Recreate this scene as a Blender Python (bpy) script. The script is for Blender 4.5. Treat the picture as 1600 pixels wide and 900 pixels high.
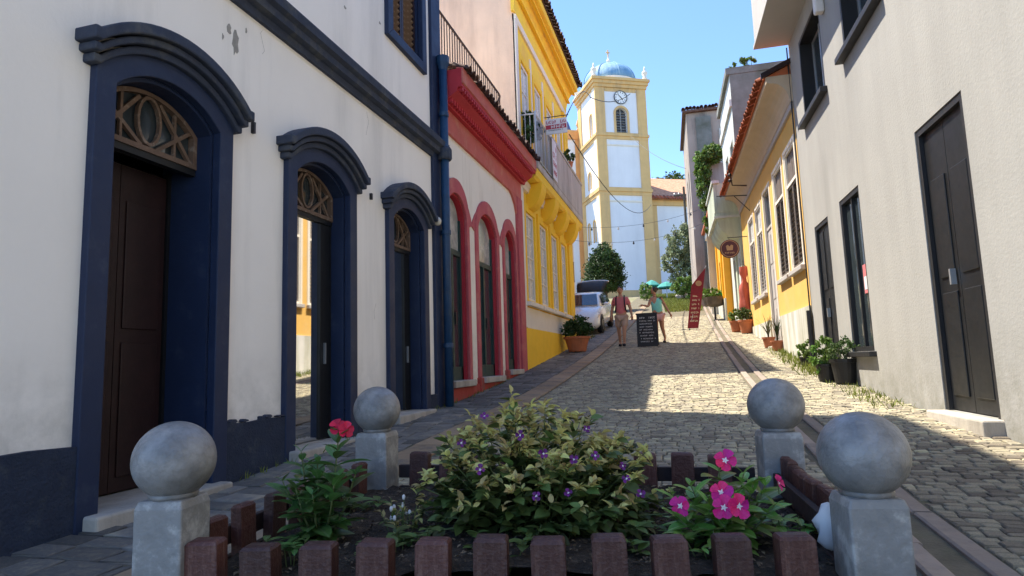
import bpy, math, random
from mathutils import Vector, Matrix, Euler, Quaternion
from math import sin, cos, pi, radians, sqrt, atan2
random.seed(11)
S = bpy.context.scene
for o in list(bpy.data.objects): bpy.data.objects.remove(o)
COL = S.collection

# ------------------------------------------------------------------ camera
cd = bpy.data.cameras.new('camera'); cam = bpy.data.objects.new('camera', cd); COL.objects.link(cam)
cd.sensor_width = 36.0; cd.lens = 985/1600*36; cd.clip_start = .05; cd.clip_end = 2000
CR = Vector((.96224309, .27024347, -.03250687)); CD = Vector((-.06351247, .1067906, -.99225094)); CF = Vector((-.26467791, .95685121, .11992235))
EYE = Vector((0, 0, .932))
cam.matrix_world = Matrix(((CR.x, -CD.x, -CF.x, EYE.x), (CR.y, -CD.y, -CF.y, EYE.y), (CR.z, -CD.z, -CF.z, EYE.z), (0, 0, 0, 1)))
S.camera = cam

# ------------------------------------------------------------------ world, sun, exposure
SUN = Vector((-.47, .14, 1.0)).normalized()
elev = math.asin(SUN.z)
W = bpy.data.worlds.new('World'); S.world = W; W.use_nodes = True
wn = W.node_tree; bg = wn.nodes['Background']
sky = wn.nodes.new('ShaderNodeTexSky'); sky.sky_type = 'NISHITA'; sky.sun_disc = False
sky.sun_elevation = elev; sky.sun_rotation = atan2(SUN.x, SUN.y)
sky.air_density = 1.0; sky.dust_density = 0; sky.ozone_density = 6.0; sky.altitude = 2000
wn.links.new(sky.outputs[0], bg.inputs[0]); bg.inputs[1].default_value = .114
sd = bpy.data.lights.new('sun', 'SUN'); sd.energy = 3.35; sd.angle = radians(.53); sd.color = (1, .92, .78)
so = bpy.data.objects.new('sun', sd); COL.objects.link(so)
so.rotation_euler = (-SUN).to_track_quat('-Z', 'Y').to_euler(); so.location = (-20, 10, 40)
S.view_settings.view_transform = 'Standard'; S.view_settings.look = 'None'; S.view_settings.gamma = 1
S.view_settings.exposure = 1.86; S.view_settings.use_curve_mapping = False
S.render.engine = 'CYCLES'; S.cycles.max_bounces = 10; S.cycles.diffuse_bounces = 7; S.cycles.glossy_bounces = 4
S.cycles.use_denoising = True
S.cycles.sample_clamp_indirect = 6.0

# ------------------------------------------------------------------ helpers
K = .8875
GY = [v*K for v in [-60, 0, 2, 4.6, 5.8, 10.45, 15.4, 21.7, 30, 45, 62, 80, 150]]
GZ = [v*K for v in [-.8, -.12, -.02, .07, .15, .43, .87, 1.56, 2.66, 4.85, 7.2, 8.3, 9.5]]
def _t(i):
    if i == 0: return (GZ[1]-GZ[0])/(GY[1]-GY[0])
    if i == len(GY)-1: return 0
    return (GZ[i+1]-GZ[i-1])/(GY[i+1]-GY[i-1])
def G(y):
    y = max(GY[0], min(GY[-1], y)); i = 0
    while i < len(GY)-2 and y > GY[i+1]: i += 1
    h = GY[i+1]-GY[i]; t = (y-GY[i])/h; m0 = _t(i)*h; m1 = _t(i+1)*h
    return (2*t**3-3*t*t+1)*GZ[i]+(t**3-2*t*t+t)*m0+(-2*t**3+3*t*t)*GZ[i+1]+(t**3-t*t)*m1
def slope(y): return (G(y+.2)-G(y-.2))/.4
def U(a, b): return random.uniform(a, b)

OFF = {}
class MB:
    def __init__(s): s.v = []; s.f = []; s.t = []
    def add(s, vs, fs, tone=None):
        n = len(s.v); s.v += [tuple(v) for v in vs]; s.f += [tuple(i+n for i in f) for f in fs]
        s.t += [tone if tone is not None else .5]*len(fs); return s
    def box(s, x0, x1, y0, y1, z0, z1, tone=None):
        return s.add([(x0,y0,z0),(x1,y0,z0),(x1,y1,z0),(x0,y1,z0),(x0,y0,z1),(x1,y0,z1),(x1,y1,z1),(x0,y1,z1)],
              [(3,2,1,0),(4,5,6,7),(0,1,5,4),(1,2,6,5),(2,3,7,6),(3,0,4,7)], tone)
    def prism(s, poly, y0, y1):               # polygon in x-z, extruded along y
        n = len(poly)
        return s.add([(a,y0,b) for a,b in poly]+[(a,y1,b) for a,b in poly],
              [tuple(range(n)), tuple(range(2*n-1,n-1,-1))]+[(i,i+n,(i+1)%n+n,(i+1)%n) for i in range(n)])
    def sweep(s, prof, x0, x1):               # profile in y-z, extruded along x
        n = len(prof)
        return s.add([(x0,a,b) for a,b in prof]+[(x1,a,b) for a,b in prof],
              [tuple(range(n-1,-1,-1)), tuple(range(n,2*n))]+[(i,(i+1)%n,(i+1)%n+n,i+n) for i in range(n)])
    def band(s, A, B, y0, y1):                # ring between two polylines in x-z, extruded along y
        n = len(A); vs = [(a,y0,b) for a,b in A]+[(a,y0,b) for a,b in B]+[(a,y1,b) for a,b in A]+[(a,y1,b) for a,b in B]; fs = []
        for i in range(n-1):
            fs += [(i,i+1,n+i+1,n+i),(2*n+i,3*n+i,3*n+i+1,2*n+i+1),(i,2*n+i,2*n+i+1,i+1),(n+i,n+i+1,3*n+i+1,3*n+i)]
        fs += [(0,n,3*n,2*n),(n-1,3*n-1,4*n-1,2*n-1)]
        return s.add(vs, fs)
    def bar(s, p, q, w, y0, y1):              # flat bar between two x-z points
        d = Vector((q[0]-p[0], q[1]-p[1])); d.normalize(); n = Vector((-d.y, d.x))*w/2
        return s.prism([(p[0]-n.x,p[1]-n.y),(q[0]-n.x,q[1]-n.y),(q[0]+n.x,q[1]+n.y),(p[0]+n.x,p[1]+n.y)], y0, y1)
    def tube(s, path, r, n=6, tone=None):
        path = [Vector(p) for p in path]; R = r if isinstance(r,(list,tuple)) else [r]*len(path)
        vs = []; fs = []; prev = None
        for i,p in enumerate(path):
            d = (path[min(i+1,len(path)-1)]-path[max(i-1,0)]).normalized()
            a = prev if prev is not None else (Vector((0,0,1)) if abs(d.z) < .9 else Vector((1,0,0)))
            a = (a-d*a.dot(d)).normalized(); prev = a; b = d.cross(a)
            vs += [p+(a*cos(2*pi*k/n)+b*sin(2*pi*k/n))*R[i] for k in range(n)]
        for i in range(len(path)-1):
            fs += [(i*n+k,i*n+(k+1)%n,(i+1)*n+(k+1)%n,(i+1)*n+k) for k in range(n)]
        fs += [tuple(range(n-1,-1,-1)), tuple(range((len(path)-1)*n, len(path)*n))]
        return s.add(vs, fs, tone)
    def lathe(s, prof, n=20, c=(0,0,0)):
        vs = []; fs = []
        for r,z in prof: vs += [(c[0]+r*cos(2*pi*k/n), c[1]+r*sin(2*pi*k/n), c[2]+z) for k in range(n)]
        for i in range(len(prof)-1):
            fs += [(i*n+k,i*n+(k+1)%n,(i+1)*n+(k+1)%n,(i+1)*n+k) for k in range(n)]
        fs += [tuple(range(n-1,-1,-1)), tuple(range((len(prof)-1)*n, len(prof)*n))]
        return s.add(vs, fs)
    def ball(s, c, rx, ry=None, rz=None, n=12, m=8, f=None):
        ry = ry or rx; rz = rz or rx; vs = [(0,0,-1)]; fs = []
        for i in range(1,m):
            a = -pi/2+pi*i/m; vs += [(cos(a)*cos(2*pi*k/n), cos(a)*sin(2*pi*k/n), sin(a)) for k in range(n)]
        vs.append((0,0,1)); L = len(vs)-1
        fs += [(0,1+(k+1)%n,1+k) for k in range(n)]
        for i in range(m-2): fs += [(1+i*n+k,1+i*n+(k+1)%n,1+(i+1)*n+(k+1)%n,1+(i+1)*n+k) for k in range(n)]
        fs += [(L,1+(m-2)*n+k,1+(m-2)*n+(k+1)%n) for k in range(n)]
        if f: vs = [f(*v) for v in vs]
        return s.add([(c[0]+v[0]*rx, c[1]+v[1]*ry, c[2]+v[2]*rz) for v in vs], fs)
    def mesh(s, name, off=(0,0,0)):
        me = bpy.data.meshes.new(name)
        me.from_pydata([(v[0]-off[0], v[1]-off[1], v[2]-off[2]) for v in s.v], [], s.f)
        return me
    def build(s, name, mat, parent=None, loc=(0,0,0), rot=(0,0,0), smooth=False, bevel=0, fixn=True, tones=False):
        off = OFF.get(parent.name, (0,0,0)) if parent else (0,0,0)
        me = s.mesh(name, off)
        if tones:
            at = me.attributes.new('tone', 'FLOAT', 'FACE'); at.data.foreach_set('value', s.t)
        if fixn:
            import bmesh
            bm = bmesh.new(); bm.from_mesh(me); bmesh.ops.recalc_face_normals(bm, faces=bm.faces); bm.to_mesh(me); bm.free()
        o = bpy.data.objects.new(name, me); COL.objects.link(o)
        if mat: me.materials.append(mat)
        o.location = loc; o.rotation_euler = rot
        if parent: o.parent = parent; OFF[o.name] = off
        if smooth:
            me.polygons.foreach_set('use_smooth', [True]*len(me.polygons))
        if bevel:
            b = o.modifiers.new('bevel', 'BEVEL'); b.width = bevel; b.segments = 2; b.limit_method = 'ANGLE'; b.angle_limit = radians(50)
        return o

def inst(name, me, parent, loc, rot=(0,0,0), sc=(1,1,1), q=None):
    o = bpy.data.objects.new(name, me); COL.objects.link(o)
    off = OFF.get(parent.name, (0,0,0)) if parent else (0,0,0)
    if parent: o.parent = parent; OFF[o.name] = off
    o.location = (loc[0]-off[0], loc[1]-off[1], loc[2]-off[2])
    if q is not None: o.rotation_euler = q.to_euler()
    else: o.rotation_euler = rot
    o.scale = sc if isinstance(sc, (tuple, list)) else (sc, sc, sc)
    return o
def tag(o, label, cat, group=None):
    o['label'] = label; o['category'] = cat
    if group: o['group'] = group
    return o
def thing(name, label, cat, loc=(0,0,0), rz=0, group=None, off=(0,0,0)):
    o = bpy.data.objects.new(name, None); COL.objects.link(o); o.empty_display_size = .3
    o.location = loc; o.rotation_euler = (0,0,rz); OFF[o.name] = off
    return tag(o, label, cat, group)
def kind(o, k): o['kind'] = k; return o

# ------------------------------------------------------------------ materials
def mat(name, col, rough=.8, var=.10, scale=3.0, bump=.0, bscale=40, metal=0, spec=.4, col2=None, amt=.55, c2scale=1.5, soft=.08,
        streak=False, rnd=0, tone=0, transl=0, coat=0, hue=0, bdist=.01, zfade=None, grime=None, rib=None):
    m = bpy.data.materials.new(name); m.use_nodes = True; nt = m.node_tree; N = nt.nodes; L = nt.links
    p = N['Principled BSDF']; out = N['Material Output']
    tc = N.new('ShaderNodeTexCoord'); co = tc.outputs['Object']
    def noise(sc, det=5, vec=co, ro=.6):
        n = N.new('ShaderNodeTexNoise'); n.inputs['Scale'].default_value = sc; n.inputs['Detail'].default_value = det; n.inputs['Roughness'].default_value = ro
        L.new(vec, n.inputs['Vector']); return n.outputs['Fac']
    def math_(op, a, b):
        n = N.new('ShaderNodeMath'); n.operation = op
        for i,v in enumerate((a,b)):
            if isinstance(v,(int,float)): n.inputs[i].default_value = v
            else: L.new(v, n.inputs[i])
        return n.outputs[0]
    def mix(fac, a, b, bt='MIX'):
        n = N.new('ShaderNodeMix'); n.data_type = 'RGBA'; n.blend_type = bt
        for s,v in ((0,fac),(6,a),(7,b)):
            if hasattr(v,'node'): L.new(v, n.inputs[s])
            elif isinstance(v,(int,float)): n.inputs[s].default_value = v
            else: n.inputs[s].default_value = tuple(v)+(1,)
        return n.outputs[2]
    c = tuple(col)
    cur = mix(0, c, c)
    if col2:
        vec = co
        if streak:
            mp = N.new('ShaderNodeMapping'); mp.inputs['Scale'].default_value = (1,1,.12); L.new(co, mp.inputs[0]); vec = mp.outputs[0]
        n = noise(c2scale, 8, vec, .68)
        r = N.new('ShaderNodeMapRange'); r.inputs[1].default_value = 1-amt-soft; r.inputs[2].default_value = 1-amt+soft; L.new(n, r.inputs[0])
        f = r.outputs[0]
        if zfade:
            sx = N.new('ShaderNodeSeparateXYZ'); L.new(co, sx.inputs[0])
            r2 = N.new('ShaderNodeMapRange'); r2.inputs[1].default_value = zfade[0]; r2.inputs[2].default_value = zfade[1]; L.new(sx.outputs[2], r2.inputs[0])
            f = math_('MULTIPLY', f, r2.outputs[0])
        cur = mix(f, cur, col2)
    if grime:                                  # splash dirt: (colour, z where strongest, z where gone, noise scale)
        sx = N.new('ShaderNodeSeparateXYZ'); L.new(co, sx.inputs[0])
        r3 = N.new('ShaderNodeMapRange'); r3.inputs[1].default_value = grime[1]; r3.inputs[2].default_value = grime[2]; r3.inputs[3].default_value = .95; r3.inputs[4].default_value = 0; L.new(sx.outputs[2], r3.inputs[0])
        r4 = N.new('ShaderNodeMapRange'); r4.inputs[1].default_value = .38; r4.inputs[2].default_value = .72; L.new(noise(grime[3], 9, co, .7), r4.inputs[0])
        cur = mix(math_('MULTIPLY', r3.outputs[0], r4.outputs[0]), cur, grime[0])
    if rib:
        sx = N.new('ShaderNodeSeparateXYZ'); L.new(co, sx.inputs[0])
        r3 = N.new('ShaderNodeMapRange'); r3.inputs[1].default_value = .012; r3.inputs[2].default_value = .034; r3.inputs[3].default_value = .8; r3.inputs[4].default_value = 0
        L.new(math_('ABSOLUTE', sx.outputs[0], 0), r3.inputs[0]); cur = mix(r3.outputs[0], cur, rib)
    if var:
        f = math_('ADD', math_('MULTIPLY', math_('SUBTRACT', noise(scale), .5), var*4), 1.0)
        cb = N.new('ShaderNodeCombineColor')
        for i in range(3): L.new(f, cb.inputs[i])
        cur = mix(1.0, cur, cb.outputs[0], 'MULTIPLY')
    if rnd or tone:
        if tone:
            a = N.new('ShaderNodeAttribute'); a.attribute_name = 'tone'; rv = a.outputs['Fac']
            if rnd:
                oi = N.new('ShaderNodeObjectInfo'); rv = math_('ADD', rv, math_('SUBTRACT', oi.outputs['Random'], .5))
            amp = tone
        else:
            oi = N.new('ShaderNodeObjectInfo'); rv = oi.outputs['Random']; amp = rnd
        f = math_('ADD', math_('MULTIPLY', math_('SUBTRACT', rv, .5), 2*amp), 1.0)
        h = N.new('ShaderNodeHueSaturation'); L.new(cur, h.inputs['Color']); L.new(f, h.inputs['Value'])
        if hue:
            L.new(math_('ADD', math_('MULTIPLY', math_('SUBTRACT', rv, .5), hue), .5), h.inputs['Hue'])
        cur = h.outputs[0]
    L.new(cur, p.inputs['Base Color'])
    if var:
        L.new(math_('ADD', math_('MULTIPLY', math_('SUBTRACT', noise(scale*2.3), .5), .35), rough), p.inputs['Roughness'])
    else: p.inputs['Roughness'].default_value = rough
    p.inputs['Metallic'].default_value = metal; p.inputs['Specular IOR Level'].default_value = spec
    p.inputs['Coat Weight'].default_value = coat
    if bump:
        b = N.new('ShaderNodeBump'); b.inputs['Strength'].default_value = bump; b.inputs['Distance'].default_value = bdist
        L.new(noise(bscale, 6), b.inputs['Height']); L.new(b.outputs[0], p.inputs['Normal'])
    if transl:
        t = N.new('ShaderNodeBsdfTranslucent'); L.new(cur, t.inputs[0])
        ms = N.new('ShaderNodeMixShader'); ms.inputs[0].default_value = transl
        L.new(p.outputs[0], ms.inputs[1]); L.new(t.outputs[0], ms.inputs[2]); L.new(ms.outputs[0], out.inputs[0])
    return m

M = {}
M['white'] = mat('white_limewash', (.93,.875,.80), .9, .03, 1.2, .25, 22, col2=(.78,.735,.67), amt=.42, c2scale=1.3, soft=.10, streak=True, grime=((.55,.52,.46),.1,.8,5))
M['white2'] = mat('cream_limewash', (.86,.80,.70), .9, .05, 1.2, .2, 22, col2=(.66,.6,.5), amt=.38, c2scale=1.6, streak=True, grime=((.40,.36,.30),.1,1.4,3.5))
M['peel'] = mat('bare_plaster', (.33,.31,.28), .95, .2, 18, .5, 50)
M['navy'] = mat('navy_paint', (.014,.026,.066), .55, .14, 2.5, .2, 30, spec=.35, col2=(.030,.042,.078), amt=.36, c2scale=5)
M['navyband'] = mat('weathered_navy_paint', (.030,.040,.068), .75, .2, 5, .35, 40, col2=(.075,.08,.085), amt=.40, c2scale=4)
M['blue'] = mat('blue_pipe_paint', (.014,.05,.115), .45, .18, 6, .1, 40, col2=(.03,.06,.11), amt=.4, c2scale=7)
M['plinth'] = mat('rough_navy_render', (.024,.034,.062), .85, .2, 7, .9, 60, col2=(.06,.07,.085), amt=.36, c2scale=9, bdist=.02)
M['wood'] = mat('old_brown_wood', (.15,.095,.065), .7, .25, 8, .3, 60, col2=(.3,.24,.19), amt=.38, c2scale=12)
M['maroon'] = mat('dark_red_wood', (.022,.008,.008), .5, .3, 9, .2, 60)  # red wood darkened to near-black to stand in for the near door's dim recess
M['dark'] = mat('painted_room_dark', (.012,.012,.014), .8, .1)
M['black'] = mat('black_paint', (.010,.011,.013), .45, .2, 4, spec=.35)
M['mirror'] = mat('reflective_door_glass', (.72,.72,.70), .025, 0, metal=1)
M['glass'] = mat('dark_window_glass', (.035,.045,.05), .06, .2, 2, spec=1.0)
M['paleglass'] = mat('pale_dusty_glass', (.30,.33,.31), .22, .15, 2, spec=.8, col2=(.5,.5,.46), amt=.45, c2scale=2)
M['rose'] = mat('rose_red_paint', (.45,.090,.105), .8, .12, 3, .25, 30, col2=(.50,.16,.14), amt=.42, c2scale=3.5)
M['red'] = mat('crimson_paint', (.45,.030,.045), .7, .12, 4, .2, 30)
M['salmon'] = mat('faded_red_frieze', (.52,.13,.11), .85, .1, 3, .25, 30, col2=(.55,.22,.16), amt=.42, c2scale=2.5)
M['redbase'] = mat('worn_red_plinth', (.38,.055,.045), .85, .15, 5, .4, 30, col2=(.22,.09,.07), amt=.4, c2scale=5)
M['teal'] = mat('dark_green_door_paint', (.012,.045,.042), .5, .2, 5, .1, 40)
M['peach'] = mat('stained_peach_render', (.76,.56,.42), .92, .08, 1.5, .35, 25, col2=(.48,.34,.26), amt=.40, c2scale=1.1, soft=.14, streak=True)
M['yellow'] = mat('golden_yellow_paint', (.90,.62,.06), .85, .06, 2, .2, 30, col2=(.82,.52,.08), amt=.45, c2scale=1.6)
M['ochre'] = mat('deep_yellow_trim', (.90,.55,.03), .8, .06, 3, .15, 30)
M['yellow2'] = mat('sunny_yellow_paint', (.70,.42,.11), .88, .06, 2, .25, 30, col2=(.68,.44,.16), amt=.42, c2scale=1.2)
M['ywhite'] = mat('dirty_white_plinth', (.62,.60,.57), .92, .07, 3, .4, 25, col2=(.30,.30,.20), amt=.47, c2scale=2.4, soft=.12, streak=True, zfade=(1.25,.4))
M['trimwhite'] = mat('cream_trim', (.76,.70,.60), .8, .06, 3, .15, 30)
M['beige'] = mat('beige_cornice', (.52,.42,.31), .85, .06, 2, .2, 25, col2=(.46,.37,.27), amt=.42, c2scale=1.2, soft=.15)
M['greytrim'] = mat('warm_grey_trim', (.42,.39,.37), .85, .08, 3, .2, 30)
M['shutter'] = mat('grey_brown_shutter', (.13,.105,.09), .7, .18, 6, .15, 40)
M['palepane'] = mat('curtained_pane', (.60,.60,.58), .25, .12, 3, spec=.8)
M['grey'] = mat('grey_render', (.345,.335,.315), .92, .06, 1.0, .35, 30, col2=(.27,.262,.246), amt=.42, c2scale=.9, soft=.16, streak=True, grime=((.17,.165,.13),-.35,.5,4.0))  # render's own grey with streaky stains and dirt near the base
M['greybox'] = mat('pale_grey_render', (.44,.42,.40), .9, .06, 1.5, .3, 25)
M['charcoal'] = mat('charcoal_frame', (.018,.018,.020), .5, .15, 4)
M['alu'] = mat('aluminium_sash', (.42,.43,.44), .4, .1, 5, metal=.6)
M['concrete'] = mat('stained_concrete', (.50,.455,.39), .92, .12, 2, .5, 25, col2=(.28,.25,.21), amt=.44, c2scale=2.4, soft=.14, streak=True)
M['tile'] = mat('terracotta_tile', (.42,.115,.045), .85, .2, 7, .3, 40, rnd=.28, col2=(.25,.10,.06), amt=.42, c2scale=7)
M['oldtile'] = mat('mossy_old_tile', (.085,.048,.038), .92, .3, 8, .5, 40, rnd=.4, col2=(.17,.12,.09), amt=.38, c2scale=10)
M['paleroof'] = mat('faded_terracotta_roof', (.55,.30,.19), .9, .16, 3, .6, 12, col2=(.40,.19,.11), amt=.45, c2scale=5)
M['iron'] = mat('rusted_iron', (.055,.035,.03), .7, .3, 12, .2, 60)
M['steel'] = mat('black_steel', (.02,.02,.022), .5, .2, 8)
M['churchwhite'] = mat('church_whitewash', (.76,.77,.80), .9, .05, .6, .2, 8, col2=(.66,.67,.70), amt=.42, c2scale=.5, soft=.14, streak=True)
M['churchtan'] = mat('church_tan_trim', (.67,.44,.19), .85, .08, 1.4, .2, 10, col2=(.50,.34,.17), amt=.42, c2scale=1.2, streak=True)
M['churchorange'] = mat('church_orange_trim', (.68,.33,.12), .85, .08, 1.4)
M['dome'] = mat('blue_dome_paint', (.13,.27,.42), .7, .12, 1.2, .1, 10, col2=(.30,.46,.56), amt=.42, c2scale=1.0, streak=True)
M['bluedark'] = mat('dark_blue_dome', (.05,.09,.24), .6, .1)
M['louvre'] = mat('slate_louvre', (.055,.065,.085), .7, .2, 6)
M['clock'] = mat('clock_face_white', (.82,.82,.82), .5, .05)
M['stonegrey'] = mat('weathered_grey_paint', (.24,.236,.228), .5, .24, 7, .5, 30, spec=.45, col2=(.36,.35,.33), amt=.44, c2scale=7, soft=.05, grime=((.09,.085,.07),.0,.34,9))
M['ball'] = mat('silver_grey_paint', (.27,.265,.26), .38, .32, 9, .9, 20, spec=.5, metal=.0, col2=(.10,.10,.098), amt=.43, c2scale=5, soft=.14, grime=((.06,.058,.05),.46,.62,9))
M['picket'] = mat('brown_stained_timber', (.072,.026,.020), .52, .3, 9, .6, 60, spec=.45, rnd=.35, col2=(.13,.066,.05), amt=.40, c2scale=34, soft=.07, streak=True)
M['board'] = mat('dark_timber_board', (.035,.02,.018), .7, .25, 6, .3, 40)
M['soil'] = mat('garden_soil', (.045,.032,.022), .95, .4, 14, 1.0, 60, col2=(.16,.12,.08), amt=.38, c2scale=26, bdist=.03)
M['cobble'] = mat('granite_cobble', (.20,.172,.13), .78, .18, 14, .6, 60, rnd=.42, tone=.42, col2=(.27,.225,.15), amt=.45, c2scale=7, hue=.03)
M['cobdark'] = mat('dark_flagstone', (.13,.122,.112), .8, .2, 12, .5, 50, rnd=.35, tone=.35, col2=(.20,.175,.135), amt=.44, c2scale=5)
M['joint'] = mat('sandy_joint_dirt', (.13,.112,.078), .95, .3, 6, .8, 50, col2=(.10,.10,.055), amt=.40, c2scale=2.2)
M['track'] = mat('pinkish_granite_slab', (.27,.215,.175), .75, .18, 5, .35, 40, rnd=.2, col2=(.22,.185,.16), amt=.45, c2scale=3)
M['tan'] = mat('tan_stone_slab', (.33,.235,.145), .8, .2, 5, .4, 40, rnd=.2, col2=(.17,.14,.11), amt=.45, c2scale=3)
M['earth'] = mat('dry_hill_ground', (.17,.165,.085), .95, .2, 1.5, .4, 10, col2=(.21,.18,.13), amt=.45, c2scale=.3)
M['bounce_paving'] = mat('pale_bounce_paving', (.40,.37,.32), .85, .12, 2, .4, 20, col2=(.32,.30,.26), amt=.45, c2scale=1)  # pale colour of the added paving that bounces sunlight
M['grass'] = mat('grass_blade', (.16,.19,.035), .8, .2, 3, tone=.45, transl=.3)
M['leaf'] = mat('mid_green_leaf', (.11,.165,.04), .5, .2, 12, spec=.45, rnd=.35, tone=.4, transl=.3, hue=.05)
M['leafy'] = mat('yellow_green_bract', (.53,.45,.17), .6, .2, 20, rnd=.3, tone=.35, transl=.3, hue=.06)
M['vinca'] = mat('glossy_vinca_leaf', (.095,.20,.05), .38, .2, 10, spec=.55, rnd=.35, tone=.4, transl=.28, hue=.04, rib=(.16,.24,.10))
M['vinca2'] = mat('bright_vinca_leaf', (.16,.30,.05), .4, .2, 10, spec=.5, rnd=.4, tone=.4, transl=.3, hue=.05, rib=(.34,.42,.16))
M['stem'] = mat('green_stem', (.12,.15,.05), .6, .2, 10)
M['pink'] = mat('hot_pink_petal', (.72,.02,.22), .5, .35, 1.6, rnd=.25, transl=.25, hue=.06)
M['redp'] = mat('crimson_petal', (.62,.012,.06), .5, .1, 10, rnd=.2, transl=.2)
M['purple'] = mat('purple_petal', (.14,.012,.16), .5, .15, 10, rnd=.3, transl=.2)
M['petalwhite'] = mat('white_petal', (.78,.74,.72), .5, .05, transl=.2)
M['treeleaf'] = mat('tree_foliage', (.055,.095,.024), .6, .2, 2, tone=.55, transl=.25, hue=.05)
M['darkleaf'] = mat('clipped_tree_foliage', (.035,.075,.018), .6, .2, 2, tone=.55, transl=.2, hue=.04)
M['silverleaf'] = mat('grey_green_foliage', (.20,.23,.12), .6, .2, 2, tone=.55, transl=.25, hue=.05)
M['vine'] = mat('bright_vine_foliage', (.12,.20,.035), .6, .2, 2, tone=.5, transl=.3, hue=.05)
M['bark'] = mat('tree_bark', (.11,.085,.06), .9, .3, 6, .6, 30)
M['terracotta'] = mat('terracotta_pot', (.38,.13,.06), .8, .15, 6, .2, 30, rnd=.15)
M['blackpot'] = mat('black_plastic_pot', (.012,.012,.013), .45, .15, 6)
M['palegreen'] = mat('faded_green_render', (.47,.53,.41), .9, .08, 1.5, .3, 20, col2=(.30,.31,.24), amt=.42, c2scale=1.6, soft=.12, streak=True)
M['mossgrey'] = mat('mossy_grey_wall', (.21,.22,.205), .95, .14, .9, .4, 15, col2=(.10,.11,.085), amt=.48, c2scale=.8, soft=.15)
M['agedwhite'] = mat('aged_white_wall', (.60,.62,.58), .92, .08, .8, .3, 15, col2=(.36,.38,.33), amt=.45, c2scale=.9, soft=.14, streak=True)
M['ruin'] = mat('ruin_plaster', (.36,.30,.25), .95, .14, 1, .4, 12, col2=(.20,.17,.15), amt=.46, c2scale=1.2, streak=True)
M['orange'] = mat('orange_house_paint', (.76,.36,.035), .85, .08, 1.5, .2, 20)
M['skin'] = mat('light_brown_skin', (.42,.22,.14), .55, .06, 8)
M['skin2'] = mat('tanned_skin', (.40,.20,.125), .55, .06, 8)
M['tpink'] = mat('pink_cotton', (.56,.16,.17), .9, .08, 12, .3, 60)
M['short'] = mat('beige_cotton', (.42,.30,.24), .9, .08, 12, .3, 60)
M['mint'] = mat('mint_cotton', (.20,.58,.50), .9, .06, 12, .3, 60)
M['pshort'] = mat('pale_pink_cotton', (.62,.35,.32), .9, .06, 12, .3, 60)
M['hair'] = mat('dark_hair', (.018,.011,.008), .55, .2, 30)
M['strap'] = mat('dark_webbing', (.02,.02,.03), .8, .1)
M['flagred'] = mat('wine_red_fabric', (.26,.028,.04), .8, .1, 5, transl=.15)
M['cream'] = mat('cream_print', (.70,.60,.42), .8, .05)
M['chalk'] = mat('blackboard_black', (.02,.022,.026), .7, .3, 8)
M['chalkw'] = mat('chalk_white', (.62,.62,.62), .9, .2, 20)
M['winesign'] = mat('wine_sign_paint', (.085,.018,.02), .5, .15, 6)
M['gold'] = mat('faded_gold_print', (.42,.24,.12), .6, .1, 8)
M['clothred'] = mat('red_cotton', (.50,.13,.10), .9, .1, 8, transl=.15)
M['green'] = mat('green_plastic', (.02,.42,.13), .5, .05)
M['umb'] = mat('teal_parasol_cloth', (.06,.30,.28), .85, .1, 3, transl=.15)
M['carwhite'] = mat('white_car_paint', (.72,.73,.74), .25, .02, 3, coat=.8, spec=.5)
M['carglass'] = mat('car_window_glass', (.02,.03,.045), .04, 0, spec=1.0)
M['rubber'] = mat('tyre_rubber', (.015,.015,.015), .85, .1)
M['rim'] = mat('alloy_rim', (.5,.5,.52), .35, .05, metal=.8)
M['lens'] = mat('headlight_lens', (.45,.46,.47), .12, .1, 6, spec=.8)
M['plastic'] = mat('black_bumper_plastic', (.018,.018,.019), .6, .1)
M['wire'] = mat('cable_sheath', (.02,.02,.022), .6, 0)
M['bulb'] = mat('bulb_glass', (.55,.52,.45), .2, 0, spec=.8)
M['rock'] = mat('grey_rock', (.30,.27,.25), .95, .2, 2, .6, 10)
M['signred'] = mat('sign_red', (.42,.035,.06), .6, .08)
M['signwhite'] = mat('sign_white', (.70,.68,.68), .6, .06)
M['hill'] = mat('wooded_hill', (.05,.08,.03), .9, .3, .2)
M['bag'] = mat('white_plastic_bag', (.66,.67,.68), .5, .05, transl=.2)

# ------------------------------------------------------------------ ground and street
def sheet(name, x0, x1, y0, y1, dz, m, nx=2, ny=60, fx=None):
    b = MB(); vs = []; fs = []
    for j in range(ny+1):
        y = y0+(y1-y0)*j/ny
        for i in range(nx+1):
            x = x0+(x1-x0)*i/nx
            vs.append((x, y, G(y)+dz+(fx(x,y) if fx else 0)))
    for j in range(ny):
        for i in range(nx):
            a = j*(nx+1)+i; fs.append((a,a+1,a+nx+2,a+nx+1))
    b.add(vs, fs)
    return kind(b.build(name, m, fixn=False), 'structure')
sheet('ground', -220, 220, -50, 400, -.03, M['earth'], 60, 150, lambda x,y: -.02*max(0,abs(x)-30)*(1 if y > 60 else .3))
sheet('bounce_paving', -26, 26, -40, .9, -.012, M['bounce_paving'], 4, 40)  # unseen pale paving added behind the camera to bounce sun into the shade
street = sheet('street', -3.62, 2.9, -8, 62, 0, M['joint'], 4, 160)

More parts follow.
